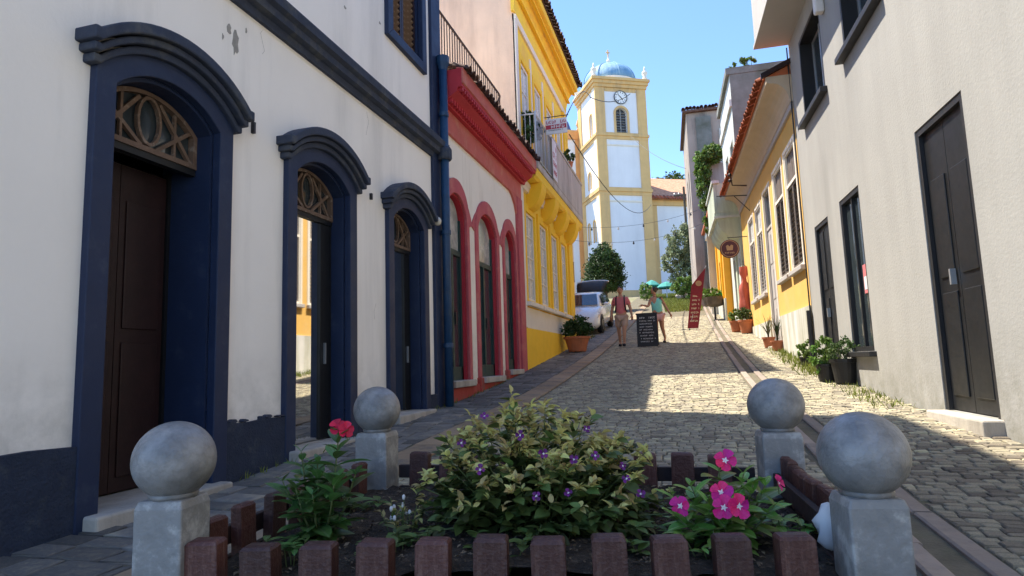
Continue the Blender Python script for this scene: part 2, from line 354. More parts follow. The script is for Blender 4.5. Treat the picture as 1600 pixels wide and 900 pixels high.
def stone_unit(j):
    rr = random.Random(j); b = MB(); k = .075
    bot = [(-.5,-.5,-1),(.5,-.5,-1),(.5,.5,-1),(-.5,.5,-1)]
    mid = [(x*.99+rr.uniform(-.03,.03), y*.97+rr.uniform(-.04,.04), -.28) for x,y,_ in bot]
    top = [(x*(1-2*k)+rr.uniform(-.05,.05), y*(1-2.6*k)+rr.uniform(-.06,.06), rr.uniform(-.08,.1)) for x,y,_ in bot]
    vs = bot+mid+top
    fs = [(i,(i+1)%4,4+(i+1)%4,4+i) for i in range(4)]+[(4+i,4+(i+1)%4,8+(i+1)%4,8+i) for i in range(4)]+[(8,9,10,11)]
    return vs, fs
UNITS = [stone_unit(j) for j in range(6)]
def px(p):
    d = Vector(p)-EYE; z = d.dot(CF)
    if z < .3: return None
    return 800+985*d.dot(CR)/z, 450+985*d.dot(CD)/z, z
stones = []       # (x, y, w, d, zone)
def lay(x0, x1, y0, y1, w, d, zone):
    y = y0
    while y < y1:
        dd = d*U(.85,1.15)*(1+.012*max(0,y-8)); x = x0+U(-.5,0)*w
        while x < x1:
            ww = w*U(.7,1.35)*(1+.012*max(0,y-8)); a = max(x, x0); c = min(x+ww, x1)
            if c-a > .05:
                cx_, cy_ = (a+c)/2, y+dd/2+U(-.008,.008)
                if not (-2.12 < cx_ < .72 and 1.9 < cy_ < 3.95): stones.append((cx_, cy_, (c-a)-.010, dd-.010, zone))
            x += ww
        y += dd
XR = lambda y: 2.66-.0314*y
lay(-2.23, .84, 1.2, 30, .112, .078, 0)
lay(1.22, 2.62, 1.0, 30, .112, .078, 0)
lay(-3.52, -2.66, 1.2, 30, .30, .20, 1)
def score(s):
    p = px((s[0], s[1], G(s[1])))
    if not p or not (-10 < p[0] < 1610) or p[1] > 905: return -1
    if 300 < p[0] < 1300 and p[1] > 698: return -1
    if 660 < p[0] < 1020 and p[1] > 640: return -1
    if 555 < p[0] < 630 or 1170 < p[0] < 1255 or (1283 < p[0] < 1415 and p[1] > 640) or (200 < p[0] < 332): return -1
    if s[0] > XR(s[1])-.05: return -1
    return s[2]*s[3]*(985/p[2])**2*(.35)
ranked = sorted(range(len(stones)), key=lambda i: -score(stones[i]))
near = set(ranked[:300])
UM = []
for vs,fs in UNITS:
    pair = []
    for mm in ('cobble','cobdark'):
        b = MB(); b.add(vs, fs); me = b.mesh('cobble'); me.materials.append(M[mm])
        at = me.attributes.new('tone','FLOAT','FACE'); at.data.foreach_set('value',[.5]*len(me.polygons)); pair.append(me)
    UM.append(pair)
rest = [MB(), MB()]
for i,s in enumerate(stones):
    x,y,w,d,zn = s
    if x > XR(y)-.03 and y < 26: continue
    j = random.randrange(6); h = .020+U(-.004,.006); sl = atan2(slope(y),1)+U(-.03,.03); ry = U(-.035,.035)
    z = G(y)+U(.008,.018)
    if i in near:
        inst('cobble', UM[j][zn], street, (x,y,z), (sl,ry,U(-.05,.05)), (w,d,h))
    else:
        vs,fs = UNITS[j]; c,s_ = cos(sl), sin(sl)
        rest[zn].add([(x+v[0]*w, y+v[1]*d*c, z+v[2]*h+v[1]*d*s_+v[0]*w*ry) for v in vs], fs, U(0,1))
kind(rest[0].build('cobbles', M['cobble'], street, fixn=False, tones=True), 'stuff')
kind(rest[1].build('flagstones', M['cobdark'], street, fixn=False, tones=True), 'stuff')
# smooth stone wheel tracks
def track(x0, x1, y0, y1, ln, m, nm):
    y = y0
    while y < y1:
        l = ln*U(.8,1.25); b = MB(); n = 4; w2 = (x1-x0)/2-.004; vs = []
        for k in range(n+1):
            yy = -l/2+.012+(l-.024)*k/n; zz = G(y+l/2+yy)-G(y+l/2)
            vs += [(-w2,yy,zz-.05),(-w2,yy,zz-.008),(-w2+.012,yy,zz),(w2-.012,yy,zz),(w2,yy,zz-.008),(w2,yy,zz-.05)]
        fs = [(k*6+q,k*6+q+1,k*6+q+7,k*6+q+6) for k in range(n) for q in range(5)]+[tuple(range(6)),tuple(range(n*6+5,n*6-1,-1))]
        b.add(vs, fs); b.build(nm, m, street, ((x0+x1)/2+U(-.008,.008), y+l/2, G(y+l/2)+.024+U(-.003,.004)), (0,U(-.015,.015),U(-.006,.006)))
        y += l
track(-2.63, -2.27, 1.4, 40, 1.1, M['tan'], 'track_slab')
track(.86, .97, 1.0, 44, 1.3, M['track'], 'track_slab')
track(1.09, 1.20, 1.0, 44, 1.3, M['track'], 'track_slab')

# ------------------------------------------------------------------ wall and opening builders
def arc(u0, u1, v, rise, n=14):
    if rise <= 0: return [(u0,v),(u1,v)]
    a = (u1-u0)/2; R = (a*a+rise*rise)/(2*rise); cu = (u0+u1)/2; cv = v+rise-R; t = math.asin(min(1,a/R))
    return [(cu+R*sin(-t+2*t*i/n), cv+R*cos(-t+2*t*i/n)) for i in range(n+1)]
def wall(mb, U0, U1, V0, V1, ops, depth=.3, reveal=True):
    us = sorted({U0,U1}|{o[0] for o in ops}|{o[1] for o in ops}); vs = sorted({V0,V1}|{o[2] for o in ops}|{o[3]+o[4] for o in ops})
    for i in range(len(us)-1):
        for j in range(len(vs)-1):
            cu, cv = (us[i]+us[i+1])/2, (vs[j]+vs[j+1])/2
            if any(o[0] < cu < o[1] and o[2] < cv < o[3]+o[4] for o in ops): continue
            mb.add([(us[i],0,vs[j]),(us[i+1],0,vs[j]),(us[i+1],0,vs[j+1]),(us[i],0,vs[j+1])], [(0,1,2,3)])
    for u0,u1,v0,v1,r in ops:
        A = arc(u0,u1,v1,r)
        if r > 0:
            h = len(A)//2; top = v1+r
            for k in range(h): mb.add([(u0,0,top),(A[k][0],0,A[k][1]),(A[k+1][0],0,A[k+1][1])],[(0,1,2)])
            for k in range(h,len(A)-1): mb.add([(u1,0,top),(A[k][0],0,A[k][1]),(A[k+1][0],0,A[k+1][1])],[(0,1,2)])
        if reveal:
            P = [(u0,v0)]+A+[(u1,v0),(u0,v0)]
            for k in range(len(P)-1):
                mb.add([(P[k][0],0,P[k][1]),(P[k+1][0],0,P[k+1][1]),(P[k+1][0],depth,P[k+1][1]),(P[k][0],depth,P[k][1])],[(0,1,2,3)])
def shell(mb, U0, U1, D, V0, V1):                 # side and back walls behind a front
    mb.add([(U0,0,V0),(U0,D,V0),(U1,D,V0),(U1,0,V0),(U0,0,V1),(U0,D,V1),(U1,D,V1),(U1,0,V1)], [(0,1,5,4),(1,2,6,5),(2,3,7,6),(4,5,6,7)])
def frame_poly(u0, u1, v0, v1, r): return [(u0,v0)]+arc(u0,u1,v1,r)+[(u1,v0)]
def left_root(name, label, cat, u0): return thing(name, label, cat, (-3.55,u0,G(u0)), radians(90), off=(u0,0,G(u0)))
RA = radians(-90+1.8)
def right_root(name, label, cat, s0, dx=0):        # s = distance along the wall from beside the camera; local x = -s
    d = Vector((-.0314,.9995)); p = Vector((2.66+dx,0))+d*s0
    return thing(name, label, cat, (p.x,p.y,G(p.y)), RA, off=(-s0,0,G(p.y)))

def sash_window(root, u0, u1, v0, v1, y, fm, gm, cols, rows, fw=.05, bw=.025, name='window', sill=None):
    b = MB(); b.band(frame_poly(u0,u1,v0,v1,0)+[(u0,v0)], frame_poly(u0+fw,u1-fw,v0+fw,v1-fw,0)+[(u0+fw,v0+fw)], y-.05, y)
    a0,a1,c0,c1 = u0+fw,u1-fw,v0+fw,v1-fw
    for i in range(1,cols): x = a0+(a1-a0)*i/cols; b.box(x-bw/2,x+bw/2,y-.04,y-.003,c0,c1)
    for j in range(1,rows): z = c0+(c1-c0)*j/rows; b.box(a0,a1,y-.037,y-.006,z-bw/2,z+bw/2)
    w = b.build(name, fm, root)
    for i in range(cols):
        for j in range(rows):
            x0 = a0+(a1-a0)*i/cols+bw/2; x1 = a0+(a1-a0)*(i+1)/cols-bw/2; z0 = c0+(c1-c0)*j/rows+bw/2; z1 = c0+(c1-c0)*(j+1)/rows-bw/2
            t = U(-.004,.004)
            MB().add([(x0,y-.016+t,z0),(x1,y-.016-t,z0),(x1,y-.016-t,z1),(x0,y-.016+t,z1)],[(0,1,2,3)]).build('pane', gm, w, fixn=False)
    if sill: MB().box(u0-.08,u1+.08,-sill,.1,v0-.09,v0-.003).build('sill', fm, w, bevel=.01)
    return w

# ------------------------------------------------------------------ navy and white townhouse (left, nearest)
R1 = left_root('townhouse', 'white townhouse with navy arched door surrounds, nearest on the left', 'house', 8.85)
D1 = [(2.96,4.21,.12),(4.95,6.22,.22),(7.00,8.24,.36)]
ops = [(a+.15,b-.15,v,2.84,.20) for a,b,v in D1]+[(7.18,8.14,5.38,7.3,0)]
b = MB(); wall(b, 1.0, 8.85, -.6, 11.0, ops, .3, False); shell(b, 1.0, 8.85, 9, -.6, 11.0); b.build('wall', M['white'], R1)
segs = [(1.0,2.97),(4.21,4.96),(6.20,7.0),(8.24,8.5)]
for a,c in segs:
    b = MB(); n = max(1,int((c-a)/.25)); lo = []; hi = []
    for i in range(n+1):
        u = a+(c-a)*i/n; hi.append((u, .54+U(-.012,.012))); lo.append((u,-.6))
    b.band(hi, lo, -.045, .02); b.build('plinth', M['plinth'], R1)
for k,(a,c,v) in enumerate(D1):
    i0,i1 = a+.15, c-.15
    A = frame_poly(i0,i1,v-.4,2.84,.20); B = frame_poly(a,c,v-.4,2.93,.26)
    MB().band(A, B, -.055, .02).build('door_surround', M['navy'], R1, bevel=.008)
    cap = MB()
    for (o0,t0,t1,y) in ((.115,.0,.085,-.17),(.085,.085,.14,-.135),(.055,.14,.20,-.095)):
        P0 = [(a-o0,3.10-t1)]+arc(a-o0+.05,c+o0-.05,3.10-t1,.27,18)+[(c+o0,3.10-t1)]; P1 = [(a-o0,3.10-t0)]+arc(a-o0+.05,c+o0-.05,3.10-t0,.27,18)+[(c+o0,3.10-t0)]
        cap.band(P1, P0, y, .01)
    cap.build('drip_moulding', M['navyband'], R1, bevel=.012)
    MB().band(frame_poly(i0+.02,i1-.02,v,2.82,.195), frame_poly(i0-.001,i1+.001,v,2.841,.201), .02, .48 if k == 0 else .24).build('jamb_lining', M['navy'], R1)
    MB().box(i0-.1,i1+.1,-.16,.42,v-.5,v).build('doorstep', M['concrete'], R1, bevel=.015)
    f = MB(); f_y = .22 if k == 0 else 0; f.box(i0+.021,i0+.05,.17+f_y,.22+f_y,v,2.54); f.box(i1-.05,i1-.021,.17+f_y,.22+f_y,v,2.54); f.box(i0+.021,i1-.021,.16,.225,2.50,2.55)
    dr = f.build('door', M['black'], R1)
    z0 = v+.01
    if k == 0:
        i_y = .22
        for q in range(2):
            x0 = i0+.052+q*(i1-i0-.104)/2; x1 = x0+(i1-i0-.104)/2-.006
            MB().box(x0,x1,i_y+.185,i_y+.215,z0,2.495).build('leaf', M['maroon'], dr)
            for zz in (z0+.1, z0+1.15): MB().box(x0+.05,x1-.05,i_y+.172,i_y+.185,zz,zz+.95).build('raised_panel', M['maroon'], dr, bevel=.01)
    else:
        xm = i0+.76
        MB().add([(i0+.05,.19,z0),(xm,.19,z0),(xm,.19,2.50),(i0+.05,.19,2.50)],[(0,1,2,3)]).build('pane', M['mirror'], dr, fixn=False)
        MB().box(xm+.001,i1-.051,.175,.215,z0,2.495).build('leaf', M['black'], dr)
        MB().box(xm-.02,xm+.0008,.17,.22,z0,2.495).build('stile', M['black'], dr)
        MB().box(xm+.05,xm+.065,.15,.175,1.0,1.22).build('handle', M['alu'], dr)
    # lattice fanlight
    ln = MB(); ln.band(frame_poly(i0+.021,i1-.021,2.55,2.815,.19), frame_poly(i0+.06,i1-.06,2.55,2.80,.175), .15,.20)
    ln.box(i0+.021,i1-.021,.148,.202,2.551,2.59)
    cu = (i0+i1)/2
    for q in (-1,1):
        ln.bar((cu+q*.07,2.59),(cu+q*.40,2.84),.028,.16,.19); ln.bar((cu+q*.09,2.95),(cu+q*.40,2.59),.028,.161,.189)
        ln.bar((cu+q*.24,2.59),(cu+q*.24,2.94),.02,.162,.188)
    O = [(cu+.11*sin(2*pi*t/16), 2.79+.19*cos(2*pi*t/16)) for t in range(17)]; I = [(cu+.09*sin(2*pi*t/16), 2.79+.165*cos(2*pi*t/16)) for t in range(17)]
    ln.band(O, I, .159,.191); la = ln.build('fanlight', M['wood'], R1)
    MB().prism(frame_poly(i0+.03,i1-.03,2.56,2.81,.185), .202,.21).build('fanlight_pane', M['glass'], la)
MB().lathe([(.02,0),(.045,.02),(.055,.07),(.035,.11),(.012,.12)],12,(8.42,-.13,2.98)).build('lamp', M['bulb'], R1, smooth=True)
MB().box(8.40,8.44,-.13,.0,3.09,3.12).build('lamp_arm', M['signwhite'], R1)
# cornice band
pr = [(.02,4.06),(-.04,4.06),(-.05,4.13),(-.11,4.15),(-.115,4.22),(-.16,4.25),(-.17,4.33),(-.12,4.36),(-.10,4.41),(.02,4.43)]
MB().sweep(pr, 1.0, 8.86).build('cornice_band', M['navyband'], R1)
MB().sweep([(.02,10.4),(-.12,10.45),(-.35,10.8),(-.40,10.98),(-.40,11.1),(.02,11.15)], 0.95, 8.95).build('eaves_cornice', M['navyband'], R1)
MB().prism([(0.9,11.05),(9.0,11.05),(9.0,11.2),(0.9,11.2)], -.45, 9.2).build('roof', M['oldtile'], R1)
# first-floor window with louvred shutters
w = MB(); w.band(frame_poly(7.03,8.29,5.24,7.42,0)+[(7.03,5.24)], frame_poly(7.18,8.14,5.38,7.3,0)+[(7.18,5.38)], -.06,.02)
wf = w.build('window', M['navy'], R1, bevel=.01)
MB().band(frame_poly(7.16,8.16,5.36,7.32,0)+[(7.16,5.36)], frame_poly(7.205,8.115,5.405,7.275,0)+[(7.205,5.405)], .022,.12).build('frame', M['navy'], wf)
for q in range(2):
    x0 = 7.21+q*.452; x1 = x0+.444
    MB().band(frame_poly(x0,x1,5.41,7.27,0)+[(x0,5.41)], frame_poly(x0+.05,x1-.05,5.47,7.21,0)+[(x0+.05,5.47)], .05,.09).build('shutter', M['maroon'], wf)
    sl = MB().box(-(x1-x0-.1)/2,(x1-x0-.1)/2,-.026,.026,-.006,.006).mesh('slat'); sl.materials.append(M['wood'])
    for j in range(20): inst('slat', sl, wf, ((x0+x1)/2,.07,5.52+j*.086), (radians(-40),0,0))
MB().box(7.17,8.15,.115,.13,5.37,7.31).build('room_dark_sheet', M['dark'], wf)  # flat near-black sheet, the unlit room's darkness put into its colour
# corner pilaster, drain pipe with hopper, small dark blocks standing in for vent slots and worn spots
MB().box(8.50,8.86,-.05,.02,-.6,10.4).build('corner_pilaster', M['navy'], R1, bevel=.008)
dp = MB(); dp.tube([(8.74,-.13,.0),(8.74,-.13,5.55)], .065, 10); pipe = dp.build('drain_pipe', M['blue'], R1, smooth=True)
MB().lathe([(.065,0),(.075,.05),(.10,.12),(.105,.22),(.09,.22)], 12, (8.74,-.13,5.5)).build('hopper', M['blue'], pipe)
for zz in (1.2,2.9,4.75): MB().lathe([(.075,0),(.078,.01),(.078,.06),(.075,.07)],12,(8.74,-.13,zz)).build('pipe_clip', M['blue'], pipe)
MB().lathe([(.10,0),(.115,.03),(.115,.16),(.09,.2)],12,(8.74,-.13,4.06)).build('pipe_collar', M['navyband'], pipe)
for (u,z,h) in ((4.50,3.05,.10),(6.62,2.97,.075)): MB().box(u-.014,u+.014,-.03,.01,z-h/2,z+h/2).build('vent_slot', M['steel'], R1)
def blot(u, z, w, h, n=13):
    ph = [U(.55,1.1) for _ in range(n)]
    return [(u+w*ph[i]*cos(2*pi*i/n), z+h*ph[i]*sin(2*pi*i/n)) for i in range(n)]
for (u,z,w_,h_) in ((4.27,3.72,.045,.13),(4.19,3.80,.03,.05),(4.12,3.70,.012,.03),(4.40,3.9,.012,.03),(7.35,2.95,.02,.012),(6.05,5.05,.03,.02),(6.9,5.32,.03,.02)):
    MB().prism(blot(u,z,w_,h_), -.003, .01).build('peeled_patch', M['peel'], R1)
for u in (4.30,4.41,4.66,4.72,4.90,6.28,6.5,6.83):
    MB().prism(blot(u+U(-.02,.02),.55+U(-.005,.008),U(.02,.075),U(.006,.022),11), -.0475,.01).build('chipped_edge', M['navyband'], R1)

def crack(root, u, z, n, step, wd, m, seed):
    r_ = random.Random(seed); P0 = [(u,z)]
    for i in range(n): P0.append((P0[-1][0]+r_.uniform(-.6,.6)*step, P0[-1][1]-r_.uniform(.4,1.1)*step))
    A = [(p[0]-wd*r_.uniform(.3,1),p[1]) for p in P0]; B = [(p[0]+wd*r_.uniform(.3,1),p[1]) for p in P0]
    MB().band(A, B, -.0015, .004).build('crack', m, root)
for q,(u,z,n) in enumerate(((4.62,4.02,5),(6.55,4.0,6),(6.75,1.7,4),(5.3,5.2,5))): crack(R1, u, z, n, .06, .0014, M['peel'], 100+q)

# ------------------------------------------------------------------ rose-red shop
R2 = left_root('shop_house', 'low cream shop with rose red door arches under a red eave', 'house', 8.87)
D2 = [(8.92,10.12,.70,.15),(10.42,11.90,.72,.17),(12.14,13.28,.82,.14)]
ops = [(a+f,c-f,v,3.42,.33) for a,c,v,f in D2]
b = MB(); wall(b, 8.87, 13.70, -.4, 5.10, ops, .3, False); shell(b, 8.87, 13.70, 8.5, -.4, 5.55); b.build('wall', M['white2'], R2)
for k,(a,c,v,f) in enumerate(D2):
    A = frame_poly(a+f,c-f,v,3.42,.33)
    o = arc(a+.02,c-.02,3.42,.58,14); 
    MB().band(A, [(a+.02,v)]+o+[(c-.02,v)], -.035,.02).build('door_surround', M['rose'], R2, bevel=.01)
    # shoulders beside the arch
    MB().band(arc(a-.16,c+.16,3.36,.52,14), arc(a,c,3.30,.50,14), -.02,.01).build('arch_shoulder', M['rose'], R2)
    MB().band(frame_poly(a+f+.02,c-f-.02,v,3.40,.32), frame_poly(a+f-.001,c-f+.001,v,3.421,.331), .02,.15).build('jamb_lining', M['red'], R2)
    MB().box(a-.02,c+.02,-.075,.32,-.4,v).build('plinth', M['redbase'], R2, bevel=.02)
    MB().box(a+f-.03,c-f+.03,-.13,.33,v-.10,v+.003).build('doorstep', M['concrete'], R2, bevel=.012)
    i0,i1 = a+f+.022, c-f-.022
    fr = MB(); fr.box(i0,i0+.07,.08,.13,v,3.38); fr.box(i1-.07,i1,.08,.13,v,3.38); fr.box(i0,i1,.075,.135,2.75,2.84); fr.box(i0,i1,.08,.13,v,v+.22); m_ = (i0+i1)/2
    fr.box(m_-.035,m_+.035,.078,.132,v,2.75); d = fr.build('door', M['teal'], R2)
    for (x0,x1) in ((i0+.07,m_-.035),(m_+.035,i1-.07)):
        MB().add([(x0,.11,v+.22),(x1,.11,v+.22),(x1,.11,2.75),(x0,.11,2.75)],[(0,1,2,3)]).build('pane', M['glass'], d, fixn=False)
    MB().prism(frame_poly(i0+.06,i1-.06,2.84,3.38,.32), .105,.11).build('fanlight_pane', M['paleglass'], d)
    MB().box(m_+.05,m_+.07,.05,.08,1.6,1.8).build('handle', M['steel'], d)
for a,c in ((10.14,10.40),(11.92,12.12)): MB().box(a,c,-.05,.02,-.4,.62).build('plinth', M['redbase'], R2)
MB().box(13.30,13.72,-.065,.02,-.4,4.66).build('corner_pilaster', M['rose'], R2, bevel=.01)
MB().box(8.88,13.72,-.05,.02,4.66,5.06).build('frieze', M['salmon'], R2)
MB().prism([(13.30,4.66),(13.30,4.25),(13.18,4.45),(13.0,4.58),(12.8,4.66)], -.045,.02).build('frieze_corner', M['salmon'], R2)
pr = [(.02,5.04),(-.12,5.04),(-.14,5.10),(-.30,5.21),(-.32,5.27),(-.385,5.28),(-.385,5.57),(.02,5.57)]
ev = MB().sweep(pr, 8.88, 13.80).build('eave_slab', M['red'], R2)
MB().sweep([(-.388,5.33),(-.41,5.34),(-.41,5.58),(-.30,5.60),(-.30,5.575),(-.385,5.572)], 8.878, 13.81).build('fascia', M['salmon'], R2)
for nm,y0,y1,z0,z1 in (('dentil_row',-.20,-.12,5.06,5.14),('dentil_row',-.38,-.31,5.225,5.285)):
    dn = MB().box(-.0275,.0275,y0,y1,z0,z1).mesh('dentil'); dn.materials.append(M['red'])
    for q in range(43): inst('dentil', dn, ev, (8.96+q*.11,0,0))
bt = MB(); n = 8; L_ = .42; vs = []
for j in range(3):
    r = .085*(1-.07*j); y = -L_/2+L_*j/2
    for q in range(n+1): a_ = pi*q/n; vs.append((r*cos(a_), y, r*sin(a_)))
    for q in range(n+1): a_ = pi*q/n; vs.append(((r-.014)*cos(a_), y, (r-.014)*sin(a_)))
fs = []
m2 = 2*(n+1)
for j in range(2):
    for q in range(n): fs += [(j*m2+q,j*m2+q+1,(j+1)*m2+q+1,(j+1)*m2+q),(j*m2+n+1+q,(j+1)*m2+n+1+q,(j+1)*m2+n+2+q,j*m2+n+2+q)]
for j in (0,2): fs += [(j*m2+q,j*m2+q+1,j*m2+n+2+q,j*m2+n+1+q) for q in range(n)]
bt.add(vs, fs); TILES = {}
for k_ in ('oldtile','tile'):
    me = bt.mesh('tile'); me.materials.append(M[k_]); me.polygons.foreach_set('use_smooth',[True]*len(me.polygons)); TILES[k_] = me
for rr_,(yy,zz) in enumerate(((-.30,5.62),(-.02,5.72))):
    for i in range(27):
        inst('roof_tile', TILES['oldtile'], ev, (8.98+i*.18, yy+U(-.02,.03), zz+U(-.012,.012)), (radians(20),U(-.08,.08),U(-.06,.06)), (1,1,1+U(-.1,.1)))
# terrace railing with a rounded far corner
rl = MB(); top = [(8.9,.09,6.78),(12.6,.09,6.78)]+[(12.6+.55*sin(t*pi/12), .64-.55*cos(t*pi/12), 6.78) for t in range(1,7)]+[(13.15,1.6,6.78)]
rl.tube(top, .022, 6); rl.tube([(p[0],p[1],5.78) for p in top], .015, 6); rail = rl.build('terrace_railing', M['iron'], R2)
bm_ = MB().tube([(0,0,0),(0,0,1.04)], .0105, 5).mesh('baluster'); bm_.materials.append(M['iron'])
acc = 0; k = 0
for i in range(len(top)-1):
    p,q = Vector(top[i]),Vector(top[i+1]); ln = (q-p).length; s_ = acc
    while s_ < ln:
        c = p+(q-p)*s_/ln; inst('baluster', bm_, rail, (c.x,c.y,5.76)); s_ += .125
    acc = s_-ln

# ------------------------------------------------------------------ golden yellow two-storey house
R3 = left_root('yellow_house', 'golden yellow two storey house with a bracketed balcony, left side', 'house', 13.72)
lw = [(14.10,14.98),(15.52,16.42),(16.94,17.84),(18.34,19.16)]
uw = [(14.15,15.0),(15.55,16.4),(17.0,17.85),(18.4,19.2)]
ops = [(a,c,2.40,4.52,0) for a,c in lw]+[(a,c,5.72,8.30,0) for a,c in uw]
b = MB(); wall(b, 13.72, 20.15, -.2, 9.35, ops, .2); b.build('wall', M['yellow'], R3)
b = MB(); shell(b, 13.72, 20.15, 9, -.2, 9.35); b.add([(13.70,-.02,-.2),(13.70,9,-.2),(13.70,9,10.2),(13.70,4.5,12.3),(13.70,-.02,10.2),(13.76,-.02,-.2),(13.76,9,-.2),(13.76,9,10.2),(13.76,4.5,12.3),(13.76,-.02,10.2)],[(0,1,2,3,4),(9,8,7,6,5),(0,4,9,5),(4,3,8,9),(3,2,7,8)]); b.build('end_wall', M['peach'], R3)
MB().box(13.73,20.16,-.05,.01,-.2,1.74).build('plinth', M['ochre'], R3)
MB().box(13.95,19.55,-.035,.01,1.743,2.22).build('dado', M['trimwhite'], R3)
MB().box(13.70,13.92,-.055,.02,1.75,9.1).build('corner_pilaster', M['trimwhite'], R3, bevel=.01)
MB().box(19.50,20.17,-.075,.02,1.75,5.45).build('corner_pilaster', M['ochre'], R3, bevel=.01)
MB().box(19.60,20.17,-.075,.02,5.7,9.1).build('corner_pilaster', M['ochre'], R3, bevel=.01)
MB().sweep([(.02,4.98),(-.07,5.0),(-.09,5.08),(-.12,5.12),(-.12,5.2),(.02,5.22)], 13.74, 20.2).build('string_course', M['trimwhite'], R3)
for a,c in lw:
    MB().band(frame_poly(a-.16,c+.16,2.24,4.72,0)+[(a-.16,2.24)], frame_poly(a+.001,c-.001,2.401,4.519,0)+[(a+.001,2.401)], -.05,.02).build('window_surround', M['ochre'], R3, bevel=.01)
    sash_window(R3, a+.003, c-.003, 2.403, 4.517, .05, M['trimwhite'], M['palepane'], 2, 4, .06, .03)
    MB().box(a-.2,c+.2,-.15,.01,2.25,2.35).build('sill', M['trimwhite'], R3, bevel=.01)
for a,c in uw:
    MB().band(frame_poly(a-.14,c+.14,5.68,8.48,0), frame_poly(a+.001,c-.001,5.68,8.299,0), -.045,.02).build('window_surround', M['ochre'], R3, bevel=.01)
    sash_window(R3, a+.003, c-.003, 5.70, 8.297, .05, M['trimwhite'], M['palepane'], 2, 4, .07, .03, 'balcony_door')
    MB().box(c+.2,c+.33,-.03,.02,5.7,8.8).build('lesene', M['trimwhite'], R3)
MB().sweep([(.02,9.08),(-.05,9.08),(-.07,9.14),(-.07,9.22),(.02,9.24)], 13.70, 20.2).build('white_band', M['trimwhite'], R3)
cv = [(.02,9.26)]+[(-.05-.40*(1-cos(t*pi/12)), 9.26+.72*sin(t*pi/12)) for t in range(7)]+[(-.47,10.0),(-.47,10.14),(.02,10.14)]
MB().sweep(cv, 13.60, 20.25).build('cove_eave', M['yellow'], R3)
for zz,yy in ((9.62,-.165),(9.88,-.345)): MB().box(13.60,20.25,yy-.03,yy+.05,zz-.02,zz+.02).build('cove_bead', M['ochre'], R3)
rf = MB().sweep([(-.50,10.15),(-.50,10.19),(4.5,12.4),(9.4,10.3),(9.4,10.15)], 13.62, 20.35).build('roof', M['oldtile'], R3)
for i in range(38): inst('roof_tile', TILES['oldtile'], rf, (13.70+i*.178, -.42+U(-.02,.02), 10.24), (radians(24),0,U(-.05,.05)))
# balcony
bl = MB().box(13.95,20.45,-.42,.01,5.46,5.64).build('balcony_slab', M['concrete'], R3, bevel=.015)
MB().sweep([(.02,5.24),(-.30,5.24),(-.36,5.30),(-.39,5.457),(.02,5.457)], 13.94,20.44).build('balcony_cove', M['yellow'], R3)
for u in (14.62,16.2,17.8,19.4):
    P_ = [(0,4.62)]+[(-.40*sin(t*pi/14), 5.22-.60*cos(t*pi/14)) for t in range(0,8)]+[(-.40,5.235),(0,5.235)]
    MB().sweep(P_[1:], u-.24, u+.24).build('bracket', M['ochre'], R3, bevel=.02)
MB().box(15.75,20.45,-.42,-.34,5.645,6.76).build('balcony_parapet', M['concrete'], R3, bevel=.015)
MB().box(20.37,20.45,-.335,-.01,5.645,6.76).build('balcony_parapet', M['concrete'], R3, bevel=.015)
MB().box(15.74,20.47,-.44,-.32,6.763,6.85).build('parapet_cap', M['concrete'], R3, bevel=.012)
rl = MB(); rl.tube([(13.97,-.01,6.8),(13.97,-.38,6.8),(15.75,-.38,6.8)], .022, 6); rl.tube([(13.97,-.01,5.75),(13.97,-.38,5.75),(15.75,-.38,5.75)], .014, 6)
rl.tube([(13.97,-.38,5.64),(13.97,-.38,6.86)],.028,6)
rail = rl.build('balcony_railing', M['alu'], R3)
bm_ = MB().tube([(0,0,0),(0,0,1.05)], .010, 5).mesh('baluster'); bm_.materials.append(M['alu'])
for i in range(14): inst('baluster', bm_, rail, (14.06+i*.125,-.38,5.75))
for i in range(2): inst('baluster', bm_, rail, (13.97,-.26+i*.12,5.75))

# ------------------------------------------------------------------ peach house set back behind the parked car
R4 = thing('peach_house', 'pale peach house set back behind the parked white car', 'house', (-5.25,20.3,G(20.3)), radians(90), off=(20.3,0,G(20.3)))
ops = [(22,23,3.6,5.9,0),(24.6,25.6,4.3,6.6,0),(27.4,28.4,4.6,6.8,0)]
b = MB(); wall(b, 20.3, 30.4, .5, 9.2, ops, .2); shell(b, 20.3, 30.4, 8, .5, 9.2); b.build('wall', M['peach'], R4)
for a,c,z0,z1,_ in ops:
    sash_window(R4, a+.003, c-.003, z0+.003, z1-.003, .15, M['trimwhite'], M['glass'], 2, 3, .07, .035)
    gr = MB()
    gr.tube([(a-.1,-.02,z0+.9),(a-.1,-.35,z0+.9),(c+.1,-.35,z0+.9),(c+.1,-.02,z0+.9)],.025,5); gr.tube([(a-.1,-.02,z0),(a-.1,-.35,z0),(c+.1,-.35,z0),(c+.1,-.02,z0)],.03,5)
    for i in range(11): gr.tube([(a-.1+i*.12,-.35,z0),(a-.1+i*.12,-.35,z0+.9)],.014,4)
    gr.build('window_grille', M['steel'], R4)
MB().box(20.28,30.42,-.14,.01,8.8,9.25).build('cornice', M['churchorange'], R4, bevel=.02)
MB().box(30.0,30.42,-.06,.01,.5,8.79).build('corner_pilaster', M['trimwhite'], R4)
MB().prism([(20.2,9.26),(30.5,9.26),(30.5,9.36),(20.2,9.36)], -.2, 8.1).build('roof', M['paleroof'], R4)

